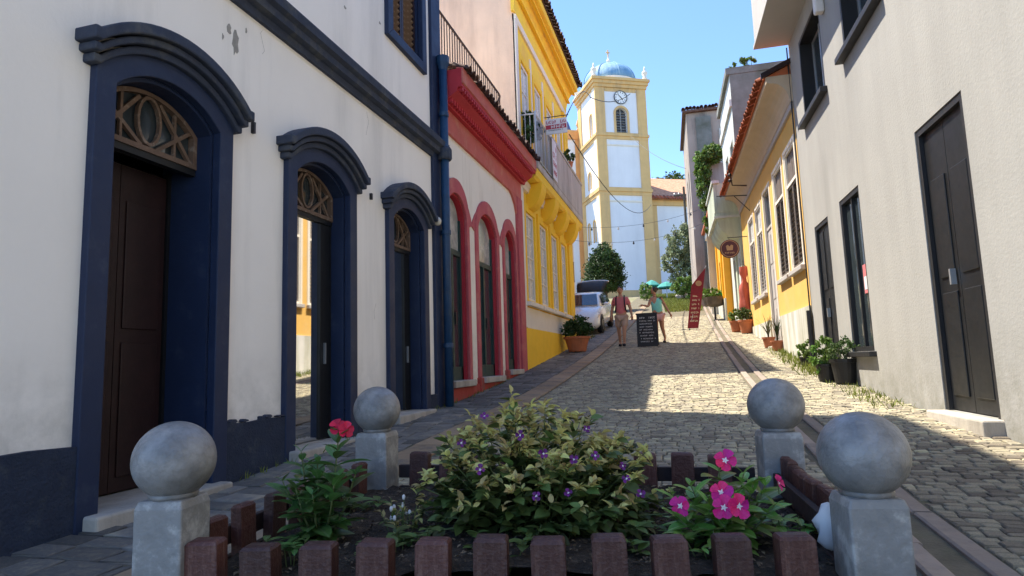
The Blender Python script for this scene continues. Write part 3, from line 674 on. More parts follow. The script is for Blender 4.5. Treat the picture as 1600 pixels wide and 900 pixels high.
# ------------------------------------------------------------------ church: bell tower, nave and front block
TA = radians(28); TC = (-6.63,54.0,6.4); TW = 4.7
T = thing('bell_tower', 'white church bell tower with tan pilasters, clock and blue dome', 'tower', TC, TA, off=(0,0,6.4))
def slab(z0, z1, o): return MB().box(-o,TW+o,-o,TW+o,z0,z1)
fo = [(1.82,2.88,20.95,22.95,.52)]
b = MB(); wall(b, 0, TW, 5.5, 25.6, fo, .5); shell(b, .3, TW, TW, 5.5, 25.6); b.build('wall', M['churchwhite'], T)
lo_ = [(1.05,1.75,21.2,22.9,.35),(2.1,2.75,16.5,17.8,.3),(1.55,2.0,11.5,13.3,.15),(3.0,3.45,11.5,13.3,.15)]
b = MB(); wall(b, 0, TW, 5.5, 25.6, lo_, .3)
b.v = [(y, x, z) for x,y,z in b.v]           # left face: swap axes so it stands in the plane x = 0
b.build('side_wall', M['churchwhite'], T)
for (u0,u1,v0,v1,r) in lo_:
    s_ = MB(); s_.prism(frame_poly(u0,u1,v0,v1,r), .26,.28); s_.v = [(y,x,z) for x,y,z in s_.v]; s_.build('slit_window', M['churchtan'], T)
    s_ = MB(); s_.band(frame_poly(u0-.14,u1+.14,v0,v1,r+.12), frame_poly(u0+.001,u1-.001,v0,v1,r), -.05,.02); s_.v = [(y,x,z) for x,y,z in s_.v]; s_.build('window_surround', M['churchtan'], T)
wz = MB().band(frame_poly(1.62,3.08,20.95,22.97,.70), frame_poly(1.821,2.879,20.95,22.95,.52), -.06,.02).build('belfry_window', M['churchtan'], T)
MB().prism(frame_poly(1.8,2.9,20.95,22.95,.52), .36,.40).build('pane', M['louvre'], wz)
for i in range(9): MB().box(1.82,2.88,.24,.34,21.05+i*.25,21.09+i*.25).build('louvre_slat', M['stonegrey'], wz)
MB().box(2.31,2.39,.22,.34,20.96,23.4).build('mullion', M['stonegrey'], wz)
for (z0,z1) in ((6.4,15.4),(16.1,20.5),(21.1,25.3)):
    for (x0,x1,y0,y1) in ((-.09,.80,-.09,.12),(3.9,TW+.09,-.09,.12)):
        MB().box(x0,x1,y0,y1,z0,z1).build('pilaster', M['churchtan'], T)
    for (y0,y1) in ((.13,.75),(3.95,TW+.09)):
        MB().box(-.09,.12,y0,y1,z0,z1).build('pilaster', M['trimwhite'] if y0 < 1 else M['churchtan'], T)
    MB().box(TW-.1,TW+.09,.13,TW,z0,z1).build('side_pilaster', M['churchtan'], T)
for z,h,o in ((15.4,.7,.19),(20.5,.6,.19)):
    c = slab(z,z+h*.45,o*.55); c.box(-o,TW+o,-o,TW+o,z+h*.45+.002,z+h*.8); c.box(-o*.6,TW+o*.6,-o*.6,TW+o*.6,z+h*.8+.002,z+h)
    c.build('cornice', M['churchtan'], T)
for z in (14.8,19.9): MB().box(.81,3.89,-.06,.01,z,z+.14).build('string_band', M['trimwhite'], T)
c = slab(25.3,25.6,.18); c.box(-.30,TW+.30,-.30,TW+.30,25.602,25.9); c.box(-.42,TW+.42,-.42,TW+.42,25.902,26.15); c.build('top_cornice', M['churchtan'], T)
MB().box(.85,3.85,-.05,.01,24.95,25.28).build('string_band', M['churchtan'], T)
cx = TW/2
MB().lathe([(2.62,26.15),(2.62,26.42),(2.55,26.46)], 28, (cx,cx,0)).build('drum', M['trimwhite'], T)
dm = MB().lathe([(2.52*cos(t*pi/24), 26.46+2.15*sin(t*pi/24)) for t in range(12)]+[(.12,28.6)], 32, (cx,cx,0)).build('dome', M['dome'], T, smooth=True)
for k in range(8):
    a = k*pi/4; MB().tube([(cx+2.54*cos(t*pi/24)*cos(a), cx+2.54*cos(t*pi/24)*sin(a), 26.46+2.17*sin(t*pi/24)) for t in range(12)], .05, 5).build('rib', M['dome'], dm)
fi = MB().lathe([(.22,28.5),(.26,28.7),(.14,28.85),(.20,29.05),(.12,29.2),(.07,29.3),(.05,29.5)], 12, (cx,cx,0)).build('finial', M['trimwhite'], T)
cr = MB(); cr.box(cx-.05,cx+.05,cx-.05,cx+.05,29.4,30.15); cr.box(cx-.2,cx+.2,cx-.045,cx+.045,29.85,29.94); cr.build('cross', M['churchtan'], fi)
for (x,y) in ((-.1,-.1),(TW+.1,-.1),(-.1,TW+.1),(TW+.1,TW+.1)):
    MB().lathe([(.22,26.15),(.22,26.4),(.12,26.5),(.26,26.8),(.24,26.95),(.08,27.1),(.10,27.2),(.02,27.5)], 10, (x,y,0)).build('urn', M['trimwhite'], T, smooth=True)
ck = MB(); ck.band([(cx+.63*sin(2*pi*t/32),24.42+.63*cos(2*pi*t/32)) for t in range(33)], [(cx+.575*sin(2*pi*t/32),24.42+.575*cos(2*pi*t/32)) for t in range(33)], -.12,.0)
ck = ck.build('clock', M['louvre'], T)
MB().prism([(cx+.60*sin(-2*pi*t/32),24.42+.60*cos(2*pi*t/32)) for t in range(32)], -.07,-.005).build('clock_face', M['clock'], ck)
for h in range(12):
    a = h*pi/6; MB().bar((cx+.40*sin(a),24.42+.40*cos(a)),(cx+.52*sin(a),24.42+.52*cos(a)),.05,-.085,-.07).build('hour_mark', M['black'], ck)
MB().bar((cx+.1,24.32),(cx-.28,24.72),.05,-.10,-.088).build('hand', M['black'], ck)
MB().bar((cx-.06,24.5),(cx+.20,24.16),.06,-.115,-.103).build('hand', M['black'], ck)
MB().box(-.15,TW+.15,-.15,TW+.15,5.5,6.95).build('plinth', M['churchtan'], T)

NV = thing('church_nave', 'bluish white church nave with faded terracotta roof, right of the tower', 'church', TC, TA, off=(0,0,6.4))
b = MB(); b.box(TW+.1,24,.8,9,5.5,15.2); b.build('wall', M['churchwhite'], NV)
MB().box(TW+.12,24.1,.62,.80,14.75,15.22).build('eaves_cornice', M['churchtan'], NV)
rf = MB().sweep([(.35,15.23),(.35,15.33),(5,18.6),(9.5,15.33),(9.5,15.23)], TW+.12, 24.3).build('roof', M['paleroof'], NV)
MB().box(TW+.1,TW+.9,.70,.799,5.5,14.74).build('pilaster', M['churchtan'], NV)
for i in range(34): inst('roof_tile', TILES['tile'], rf, (TW+.3+i*.36,.5,15.42), (radians(33),0,0), (1.9,2.2,1.6))
FB = thing('church_chapel', 'low church front with orange cornice and small dark blue dome, left of the tower', 'church', TC, TA, off=(0,0,6.4))
MB().box(-6,.1,5.0,12,5.5,22.2).build('wall', M['churchwhite'], FB)
MB().box(-6.1,.25,4.8,5.0,22.2,22.95).build('cornice', M['churchorange'], FB)
MB().box(-.45,.18,4.86,5.0,5.5,22.19).build('pilaster', M['churchorange'], FB)
MB().box(-6.1,.25,4.85,12,22.96,23.1).build('roof', M['churchtan'], FB)
MB().lathe([(1.0,23.1),(.95,23.5),(.7,24.3),(.35,24.9),(.05,25.1)],14,(-1.25,6.4,0)).build('dome', M['bluedark'], FB, smooth=True)
MB().lathe([(.16,23.1),(.16,23.3),(.08,23.4),(.2,23.7),(.16,23.9),(.03,24.3)],8,(.0,5.1,0)).build('urn', M['churchtan'], FB)

# ------------------------------------------------------------------ right side: grey modern house
Q1 = right_root('grey_house', 'sunlit grey rendered house with black doors, nearest on the right', 'house', 12.88)
RO = [(-12.10,-11.14,.72,3.17,0),(-10.40,-9.40,.95,3.22,0),(-7.35,-6.25,.34,3.22,0),(-12.05,-10.52,5.10,6.62,0),(-9.42,-7.9,5.10,6.62,0)]
b = MB(); wall(b, -12.88, 3, -.6, 7.02, RO, .28); shell(b, -12.88, 3, 8, -.6, 7.02); b.build('wall', M['grey'], Q1)
up = MB().box(-12.84,3.05,-.62,.30,7.03,8.25).build('balcony_parapet', M['greybox'], Q1)
MB().box(-12.86,3.07,-.65,8.02,7.0,7.06).build('roof_slab', M['greybox'], up)
for k,(a,c,z0,z1,_) in enumerate(RO[:3]):
    fr = MB().band(frame_poly(a+.004,c-.004,z0,z1-.004,0), frame_poly(a+.07,c-.07,z0,z1-.07,0), .01,.14)
    if k == 1: fr.box(a+.004,c-.004,.01,.14,z0+.003,z0+.07)
    d = fr.build('door' if k != 1 else 'shop_window', M['charcoal'], Q1)
    if k != 1:
        for q in range(2):
            x0 = a+.072+q*(c-a-.144)/2; x1 = x0+(c-a-.144)/2-.008
            MB().box(x0,x1,.05,.10,z0+.01,z1-.075).build('leaf', M['black'], d)
            for zz in (z0+.15,z0+1.3): MB().box(x0+.07,x1-.07,.036,.05,zz,zz+1.0).build('raised_panel', M['black'], d, bevel=.008)
        MB().box((a+c)/2-.09,(a+c)/2-.06,-.01,.04,1.55,1.7).build('handle', M['alu'], d)
        MB().box(a-.05,c+.05,-.16,.28,-.3,z0-.003).build('doorstep', M['concrete'], d, bevel=.015)
    else:
        MB().add([(a+.07,.07,z0+.07),(c-.07,.07,z0+.07),(c-.07,.07,z1-.07),(a+.07,.07,z1-.07)],[(0,1,2,3)]).build('pane', M['glass'], d, fixn=False)
        MB().box((a+c)/2-.02,(a+c)/2+.02,.03,.09,z0+.07,z1-.07).build('mullion', M['charcoal'], d)
        MB().box(c-.36,c-.12,.055,.062,1.75,2.15).build('poster', M['tpink'], d)
        MB().box(c-.33,c-.15,.051,.055,1.80,1.98).build('poster_print', M['signwhite'], d)
        MB().box(a-.08,c+.08,-.09,.1,z0-.075,z0-.003).build('sill', M['charcoal'], d, bevel=.008)
for (a,c,z0,z1,_) in RO[3:]:
    fr = MB().band(frame_poly(a+.003,c-.003,z0+.003,z1-.003,0)+[(a+.003,z0+.003)], frame_poly(a+.06,c-.06,z0+.06,z1-.06,0)+[(a+.06,z0+.06)], .002,.27)
    d = fr.build('window', M['charcoal'], Q1)
    m_ = (a+c)/2
    for (x0,x1,y) in ((a+.06,m_+.03,.24),(m_-.03,c-.06,.20)):
        s_ = MB().band(frame_poly(x0,x1,z0+.06,z1-.06,0)+[(x0,z0+.06)], frame_poly(x0+.05,x1-.05,z0+.11,z1-.11,0)+[(x0+.05,z0+.11)], y-.03,y).build('sash', M['alu'], d)
        MB().add([(x0+.05,y-.015,z0+.11),(x1-.05,y-.015,z0+.11),(x1-.05,y-.015,z1-.11),(x0+.05,y-.015,z1-.11)],[(0,1,2,3)]).build('pane', M['glass'], d, fixn=False)
    MB().box(a-.10,c+.10,-.11,.13,z0-.09,z0-.003).build('sill', M['charcoal'], d, bevel=.008)
MB().box(-10.28,-10.14,-.14,.0,6.18,6.52).build('wall_lamp', M['signwhite'], Q1, bevel=.03)
MB().tube([(-12.86,-.06,.62),(-12.86,-.06,1.75)], .045, 8).build('downpipe', M['charcoal'], Q1)
MB().tube([(-12.87,-.035,1.75),(-12.87,-.035,6.95)], .014, 6).build('cable', M['charcoal'], Q1)

# ------------------------------------------------------------------ right side: yellow single-storey house
Q2 = right_root('yellow_cottage', 'long yellow house with tall shuttered windows and orange eaves, right side', 'house', 22.3)
RW_ = [(-14.28,-13.18,2.68,5.18,0),(-15.78,-14.66,2.68,5.18,0),(-17.45,-16.42,1.16,5.12,0),(-19.0,-17.95,2.62,5.05,0),(-20.6,-19.5,2.62,5.05,0)]
b = MB(); wall(b, -22.3, -12.90, -.2, 5.80, RW_, .2); shell(b, -22.3, -12.90, 9, -.2, 6.2); b.build('wall', M['yellow2'], Q2)
for a,c in ((-22.3,-17.62),(-16.25,-12.91)): MB().box(a,c,-.04,.01,-.2,1.85).build('plinth', M['ywhite'], Q2)
for k,(a,c,z0,z1,_) in enumerate(RW_):
    P_ = frame_poly(a-.08,c+.08,z0-.01,z1+.09,0); I_ = frame_poly(a+.001,c-.001,z0-.01,z1-.001,0)
    MB().band(P_, I_, -.014,.02).build('window_surround' if k != 2 else 'door_surround', M['trimwhite'], Q2, bevel=.008)
    if k == 2:
        d = MB().band(frame_poly(a+.004,c-.004,z0,z1-.004,0), frame_poly(a+.06,c-.06,z0,z1-.06,0), .02,.14).build('door', M['greytrim'], Q2)
        MB().box(a+.06,c-.06,.03,.12,4.15,4.22).build('transom', M['greytrim'], d)
        for q in range(2):
            x0 = a+.065+q*(c-a-.13)/2; x1 = x0+(c-a-.13)/2-.006; MB().box(x0,x1,.05,.09,z0+.01,4.145).build('leaf', M['greytrim'], d)
            for zz in (z0+.2,z0+1.2,z0+2.1): MB().box(x0+.06,x1-.06,.038,.05,zz,zz+.75).build('raised_panel', M['greytrim'], d, bevel=.008)
        MB().add([(a+.06,.08,4.22),(c-.06,.08,4.22),(c-.06,.08,z1-.06),(a+.06,.08,z1-.06)],[(0,1,2,3)]).build('pane', M['glass'], d, fixn=False)
        MB().box(a-.1,c+.1,-.25,.24,.6,z0-.002).build('doorstep', M['concrete'], d, bevel=.015)
    else:
        wd = MB().band(frame_poly(a+.003,c-.003,z0,z1-.003,0)+[(a+.003,z0)], frame_poly(a+.05,c-.05,z0+.05,z1-.05,0)+[(a+.05,z0+.05)], .005,.10).build('window', M['greytrim'] if k > 2 else M['trimwhite'], Q2)
        zt = z0+(z1-z0)*.70; m_ = (a+c)/2
        MB().box(a+.05,c-.05,.0,.09,zt,zt+.06).build('transom', M['trimwhite'], wd)
        for (x0,x1) in ((a+.05,m_-.012),(m_+.012,c-.05)):
            MB().add([(x0,.05,zt+.06),(x1,.05,zt+.06),(x1,.05,z1-.05),(x0,.05,z1-.05)],[(0,1,2,3)]).build('pane', M['shutter'] if k < 2 else M['palepane'], wd, fixn=False)
            sh = M['shutter'] if k < 2 else M['greytrim']
            MB().band(frame_poly(x0,x1,z0+.05,zt,0)+[(x0,z0+.05)], frame_poly(x0+.045,x1-.045,z0+.1,zt-.05,0)+[(x0+.045,z0+.1)], .02,.06).build('shutter', sh, wd)
            sl = MB().box(-(x1-x0-.09)/2,(x1-x0-.09)/2,-.03,.03,-.006,.006).mesh('slat'); sl.materials.append(sh)
            nz = int((zt-z0-.2)/.10)
            for j in range(nz): inst('slat', sl, wd, ((x0+x1)/2,.045,z0+.15+j*.10), (radians(-42),0,0))
        MB().box(a-.10,c+.10,-.09,.1,z0-.11,z0-.012).build('sill', M['greytrim'], wd, bevel=.012)
MB().box(-22.32,-12.90,-.05,.02,5.72,5.84).build('white_band', M['greytrim'], Q2)
cv = [(.02,5.845)]+[(-.06-.34*(1-cos(t*pi/12)), 5.845+.42*sin(t*pi/12)) for t in range(7)]+[(-.46,6.28),(-.46,6.40),(.02,6.40)]
MB().sweep(cv, -22.35, -12.86).build('cove_eave', M['beige'], Q2)
rf = MB().sweep([(-.50,6.405),(-.50,6.44),(4.4,8.5),(9.3,6.44),(9.3,6.405)], -22.4, -12.89).build('roof', M['tile'], Q2)
for r_ in range(3):
    for i in range(52): inst('roof_tile', TILES['tile'], rf, (-22.33+i*.181, -.42+r_*.36+U(-.015,.015), 6.47+r_*.152), (radians(23),0,U(-.04,.04)))
MB().sweep([(-.56,6.36),(-.56,6.46),(4.4,8.68),(4.4,8.55)], -12.88,-12.80).build('verge_board', M['maroon'], Q2)

# ------------------------------------------------------------------ right side: pale green house, tall aged house, orange house, ruin
Q3 = right_root('green_balcony_house', 'tall aged house with pale green curved balcony behind the yellow house', 'house', 26.6)
o3 = [(-23.6,-22.9,2.2,4.4,0),(-25.6,-24.7,2.4,4.6,0),(-23.9,-23.0,6.3,8.6,0),(-25.7,-24.8,6.3,8.6,0)]
b = MB(); wall(b, -26.6, -22.42, .5, 10.75, o3, .25); b.build('wall', M['agedwhite'], Q3)
b = MB(); shell(b, -26.6, -22.42, 8, .5, 10.75); b.build('end_wall', M['mossgrey'], Q3)
MB().box(-26.65,-22.40,-.12,8.05,10.76,11.0).build('parapet_cap', M['mossgrey'], Q3)
MB().box(-26.6,-22.4,-.08,.0,9.6,9.85).build('cornice', M['agedwhite'], Q3)
for k,(a,c,z0,z1,_) in enumerate(o3):
    sash_window(Q3, a+.003, c-.003, z0+.003, z1-.003, .18, M['palegreen'], M['glass'], 2, 3, .06, .03, 'window' if k != 0 else 'door')
MB().box(-22.85,-22.5,-.06,.02,1.2,5.4).build('pilaster', M['palegreen'], Q3)
MB().box(-24.5,-24.1,-.06,.02,1.2,5.4).build('pilaster', M['palegreen'], Q3)
P_ = [(.0,4.95)]+[(-.75*sin(t*pi/16), 5.75-.80*cos(t*pi/16)) for t in range(1,9)]+[(-.82,5.76),(-.82,5.9),(.0,5.9)]
bl = MB().sweep(P_, -25.9, -22.6).build('curved_balcony', M['palegreen'], Q3)
MB().box(-25.9,-22.6,-.80,-.70,5.905,6.95).build('parapet', M['palegreen'], bl)
for x in (-25.85,-22.65): MB().box(x-.05,x+.05,-.695,-.01,5.905,6.95).build('parapet', M['palegreen'], bl)
MB().box(-25.96,-22.54,-.85,-.60,6.953,7.05).build('cap', M['agedwhite'], bl)
MB().box(-25.96,-22.54,-.84,-.01,5.70,5.78).build('drip_course', M['agedwhite'], bl)

Q4 = right_root('orange_house', 'low orange house front beyond the green balcony', 'house', 33.5, -.28)
o4 = [(-28.6,-27.6,2.7,5.0,0),(-31.0,-30.0,3.0,5.3,0)]
b = MB(); wall(b, -33.5, -26.65, .5, 7.0, o4, .25); shell(b, -33.5, -26.65, 7, .5, 7.0); b.build('wall', M['orange'], Q4)
MB().box(-33.5,-26.64,-.05,.01,.5,3.3).build('plinth', M['ywhite'], Q4)
for a,c,z0,z1,_ in o4: sash_window(Q4, a+.003, c-.003, z0+.003, z1-.003, .18, M['trimwhite'], M['glass'], 2, 3, .06, .03)
for u in (-27.2,-29.3,-31.8): MB().box(u-.09,u+.09,-.07,.02,3.3,6.9).build('lesene', M['ochre'], Q4)
MB().box(-33.55,-26.6,-.2,.02,6.9,7.2).build('cornice', M['trimwhite'], Q4)
MB().prism([(-33.6,7.21),(-26.55,7.21),(-26.55,7.35),(-33.6,7.35)], -.35, 7.1).build('roof', M['tile'], Q4)

Q5 = right_root('ruined_house', 'tall weathered house with crumbling tiled wall tops, far right side', 'house', 42, -.9)
o5 = [(-37.4,-36.5,9.4,11.6,0),(-39.6,-38.7,9.4,11.6,0)]
b = MB(); wall(b, -42, -35.6, 2, 14.6, o5, .3); shell(b, -42, -35.6, 4.5, 2, 14.6); b.build('wall', M['ruin'], Q5)
for a,c,z0,z1,_ in o5: sash_window(Q5, a+.003, c-.003, z0+.003, z1-.003, .2, M['wood'], M['glass'], 2, 3, .07, .04)
MB().box(-35.62,-35.45,.5,1.3,2,14.3).build('buttress', M['mossgrey'], Q5)
MB().box(-35.62,-35.45,1.7,2.2,2,13.5).build('buttress', M['agedwhite'], Q5)
rf = MB().prism([(-42.2,14.62),(-35.4,14.62),(-35.4,14.74),(-42.2,14.74)], -.2, 2.2).build('wall_coping', M['oldtile'], Q5)
for i in range(12): inst('roof_tile', TILES['oldtile'], rf, (-35.5,-.15+i*.2,14.78+U(-.03,.03)), (radians(0),0,radians(90)+U(-.2,.2)), (1.2,1,1.3))
MB().box(-35.46,-35.2,2.3,4.4,2,13.0).build('lower_wall', M['ruin'], Q5)
MB().box(-35.5,-35.1,2.25,4.45,13.01,13.14).build('wall_coping', M['oldtile'], Q5)

# ------------------------------------------------------------------ planter: bollards, picket fence, soil
FLp, FRp, BLp, BRp = Vector((-1.96,2.07,0)), Vector((.57,2.55,0)), Vector((-1.98,3.77,0)), Vector((.44,3.81,0))
def bollard(p, zc, r, rz, label, w=.105):
    z0 = G(p.y)-.02
    t = thing('bollard', label, 'bollard', (p.x,p.y,z0), rz, 'ball topped bollards at the planter corners')
    h = zc-z0-r*.93
    pm = MB()
    pm.add([(-w,-w,-.2),(w,-w,-.2),(w,w,-.2),(-w,w,-.2),(-w,-w,h-.03),(w,-w,h-.03),(w,w,h-.03),(-w,w,h-.03),(-w+.01,-w+.01,h),(w-.01,-w+.01,h),(w-.01,w-.01,h),(-w+.01,w-.01,h)],
           [(0,1,5,4),(1,2,6,5),(2,3,7,6),(3,0,4,7),(4,5,9,8),(5,6,10,9),(6,7,11,10),(7,4,8,11),(8,9,10,11)])
    pm.build('post', M['stonegrey'], t, bevel=.008)
    MB().lathe([(.085,h-.005),(.09,h+.012),(.075,h+.03)], 20).build('collar', M['ball'], t, smooth=True)
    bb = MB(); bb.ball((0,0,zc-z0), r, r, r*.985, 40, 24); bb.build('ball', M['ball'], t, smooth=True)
bollard(FLp, .605, .150, radians(10), 'grey ball topped bollard at the near left planter corner', .096)
bollard(FRp, .575, .150, radians(8), 'grey ball topped bollard at the near right planter corner', .098)
bollard(BLp, .668, .150, radians(4), 'grey ball topped bollard at the back left planter corner')
bollard(BRp, .660, .150, radians(6), 'grey ball topped bollard at the back right planter corner')

PL = thing('planter', 'low brown picket planter bed filled with flowers in the foreground', 'planter', (-.75,2.9,0), off=(-.75,2.9,0))
def picket_mesh(w, t, h):
    b = MB(); k = .015
    b.add([(-w,-t,-.3),(w,-t,-.3),(w,t,-.3),(-w,t,-.3),(-w,-t,h-k),(w,-t,h-k),(w,t,h-k),(-w,t,h-k),(-w+k*.5,-t+k*.5,h-k*.3),(w-k*.5,-t+k*.5,h-k*.3),(w-k*.5,t-k*.5,h-k*.3),(-w+k*.5,t-k*.5,h-k*.3),(-w+k*1.4,-t+k*1.4,h),(w-k*1.4,-t+k*1.4,h),(w-k*1.4,t-k*1.4,h),(-w+k*1.4,t-k*1.4,h)],
          [(0,1,5,4),(1,2,6,5),(2,3,7,6),(3,0,4,7)]+[(4+i,4+(i+1)%4,8+(i+1)%4,8+i) for i in range(4)]+[(8+i,8+(i+1)%4,12+(i+1)%4,12+i) for i in range(4)]+[(12,13,14,15)])
    me = b.mesh('picket'); me.materials.append(M['picket']); return me
PK = picket_mesh(.061,.042,.31); PK2 = picket_mesh(.062,.028,.35); PK3 = picket_mesh(.052,.026,.34)
def row(A, B, d0, n, pitch, me, out, dz=0, zs=(.09,.22)):
    d = (B-A).normalized(); nrm = Vector((d.y,-d.x,0)); a = atan2(d.y,d.x)
    for i in range(n):
        p = A+d*(d0+i*pitch)+nrm*out
        inst('picket', me, PL, (p.x,p.y,G(p.y)+dz+U(-.014,.012)), (U(-.03,.03),U(-.03,.03),a+U(-.05,.05)))
    L_ = (B-A).length
    for zz in zs:
        m_ = (A+B)/2+nrm*(out-.055*(1 if out >= 0 else 1)); bb = MB(); bb.box(-L_/2+.13,L_/2-.13,-.016,.016,-.04,.04)
        o = bb.build('rail', M['board'], None, bevel=.004); o.parent = PL; off = OFF[PL.name]
        o.location = (m_.x-off[0], m_.y-off[1], G(m_.y)+zz+dz-off[2]); o.rotation_euler = (0, -atan2(G(B.y)-G(A.y), L_), a)
row(FLp, FRp, .155, 11, .2155, PK, .02, 0, (-.02,.08))
row(BLp, BRp, .29, 10, .2005, PK2, -.0, .0)
row(FLp, BLp, .22, 7, .205, PK3, 0, 0)
row(FRp, BRp, .16, 10, .115, PK3, 0, .01)
for q in (-.03,.05): MB().lathe([(.014,0),(.012,.006),(.002,.008)],8).build('bolt', M['signwhite'], PL).location = Vector((-1.69,3.745,G(3.77)+.26+q))-Vector(OFF[PL.name])
for o in PL.children:
    if o.name.startswith('bolt'): o.rotation_euler = (radians(90),0,0)
sm = MB(); vs = []; fs = []; nx, ny = 44, 26
for j in range(ny+1):
    for i in range(nx+1):
        s_, t_ = i/nx, j/ny; A = FLp.lerp(FRp, s_); B = BLp.lerp(BRp, s_); p = A.lerp(B, t_)
        vs.append((p.x,p.y,.135+.05*t_+.05*math.exp(-((s_-.5)**2)/.1)+U(-.012,.012)))
for j in range(ny):
    for i in range(nx): a = j*(nx+1)+i; fs.append((a,a+1,a+nx+2,a+nx+1))
sm.add(vs, fs); sm.build('soil', M['soil'], PL, fixn=False, smooth=True)
mu = MB()
for i in range(1500):
    s_, t_ = U(.05,.97), U(.03,.95); p = FLp.lerp(FRp,s_).lerp(BLp.lerp(BRp,s_),t_); r = U(.003,.010)
    z = .145+.05*t_+.05*math.exp(-((s_-.5)**2)/.1); a = U(0,6.3); c_,q_ = cos(a)*r*1.8, sin(a)*r*1.8
    mu.add([(p.x-c_,p.y-q_,z),(p.x+q_*.5,p.y-c_*.5,z+U(0,r)),(p.x+c_,p.y+q_,z+U(0,.01)),(p.x-q_*.5,p.y+c_*.5,z+r)], [(0,1,2),(0,2,3),(0,3,1)], U(0,1))
M['mulch'] = mat('bark_mulch', (.13,.095,.06), .9, .2, 20, tone=.6)
kind(mu.build('mulch', M['mulch'], PL, fixn=False, tones=True), 'stuff')
tag(MB().ball((.47,2.72,.28),.05,.045,.09,10,7,lambda x,y,z:(x*(1+.25*sin(7*z+3*y)),y*(1+.2*sin(5*x)),z)).build('plastic_bag', M['bag'], smooth=True), 'crumpled white plastic bag stuck beside the near right bollard', 'bag')

# ------------------------------------------------------------------ leaves and flowers
def leaf_geo(L=1., Wd=.45, droop=.18, fold=.10, n=5, taper=1.0, blunt=1.0):
    vs = []; fs = []
    for i in range(n+1):
        t = i/n; w = Wd/2*abs(sin(pi*min(1,t**(.8*taper)*.97+.03)))**blunt*(1 if t < 1 else .12)
        z = -droop*t*t; y = t*L
        vs += [(-w,y,z+fold*w*2),(0,y,z),(w,y,z+fold*w*2)]
    for i in range(n):
        a = i*3; fs += [(a,a+1,a+4,a+3),(a+1,a+2,a+5,a+4)]
    return vs, fs
def mk_leaf(geo, m, nm='leaf'):
    b = MB(); b.add(*geo); me = b.mesh(nm); me.materials.append(m); me.polygons.foreach_set('use_smooth',[True]*len(me.polygons))
    at = me.attributes.new('tone','FLOAT','FACE'); at.data.foreach_set('value',[.5]*len(me.polygons)); return me
GL = leaf_geo(1,.62,.20,.12); GB = leaf_geo(1,.5,.25,.3,4); GV = leaf_geo(1,.46,.24,.12,7,1.25,.62)
LF = {'bush': mk_leaf(GL, M['leaf']), 'bract': mk_leaf(GB, M['leafy'], 'bract'), 'vinca': mk_leaf(GV, M['vinca']), 'vinca2': mk_leaf(GV, M['vinca2'])}
def orient(d, roll=0., up=Vector((0,0,1))):            # quaternion that turns local +y to d with local z close to up
    d = d.normalized(); x = d.cross(up)
    if x.length < 1e-3: x = Vector((1,0,0))
    x.normalize(); z = x.cross(d); m_ = Matrix((x,d,z)).transposed()
    return m_.to_quaternion() @ Quaternion((0,1,0), roll)
def put(mb, geo, p, q, s, tone):
    vs,fs = geo; mb.add([p+q@(Vector(v)*s) for v in vs], fs, tone)
def petal_geo(n=6, L=.022, Wd=.021, notch=.12):
    vs = [(0,0,0)]; fs = []
    pts = [(-.12,.25),(-.48,.62),(-.42,.92),(-.10,1.0),(.18,.97),(.50,.80),(.46,.55),(.12,.25)]
    vs += [(x*Wd,y*L,.012*sin(y*3)-.02*max(0,y-.6)+.012*abs(x)) for x,y in pts]; fs = [(0,i,i+1) for i in range(1,len(pts))]
    return vs, fs
def flower(parent, p, nrm, r, pm, cm, lobes=5):
    q = nrm.normalized().to_track_quat('Z','Y')
    b = MB(); vs,fs = petal_geo(L=1,Wd=.90)
    ct = MB(); ct.add([(0,0,.07)]+[((.32 if k%2 == 0 else .15)*cos(k*pi/5),(.32 if k%2 == 0 else .15)*sin(k*pi/5),.065) for k in range(10)],[(0,1+k,1+(k+1)%10) for k in range(10)]); ct.lathe([(.07,.05),(.05,.11),(.01,.12)],6)
    fl = ct.build('flower', cm, None); fl.parent = parent; off = OFF[parent.name]; fl.location = p-Vector(off); fl.rotation_euler = q.to_euler(); fl.scale = (r,r,r)
    me = FP.get(pm.name)
    if not me:
        b.add([(v[0],v[1],v[2]*8) for v in vs], fs); me = b.mesh('petal'); me.materials.append(pm); FP[pm.name] = me
    ph = U(0,6.3)
    for k in range(lobes):
        o = bpy.data.objects.new('petal', me); COL.objects.link(o); o.parent = fl; o.rotation_euler = (U(-.25,.45),U(-.3,.3),ph+k*2*pi/lobes+U(-.08,.08)); sc_ = U(.86,1.1); o.scale = (sc_,sc_,sc_)
    return fl
FP = {}

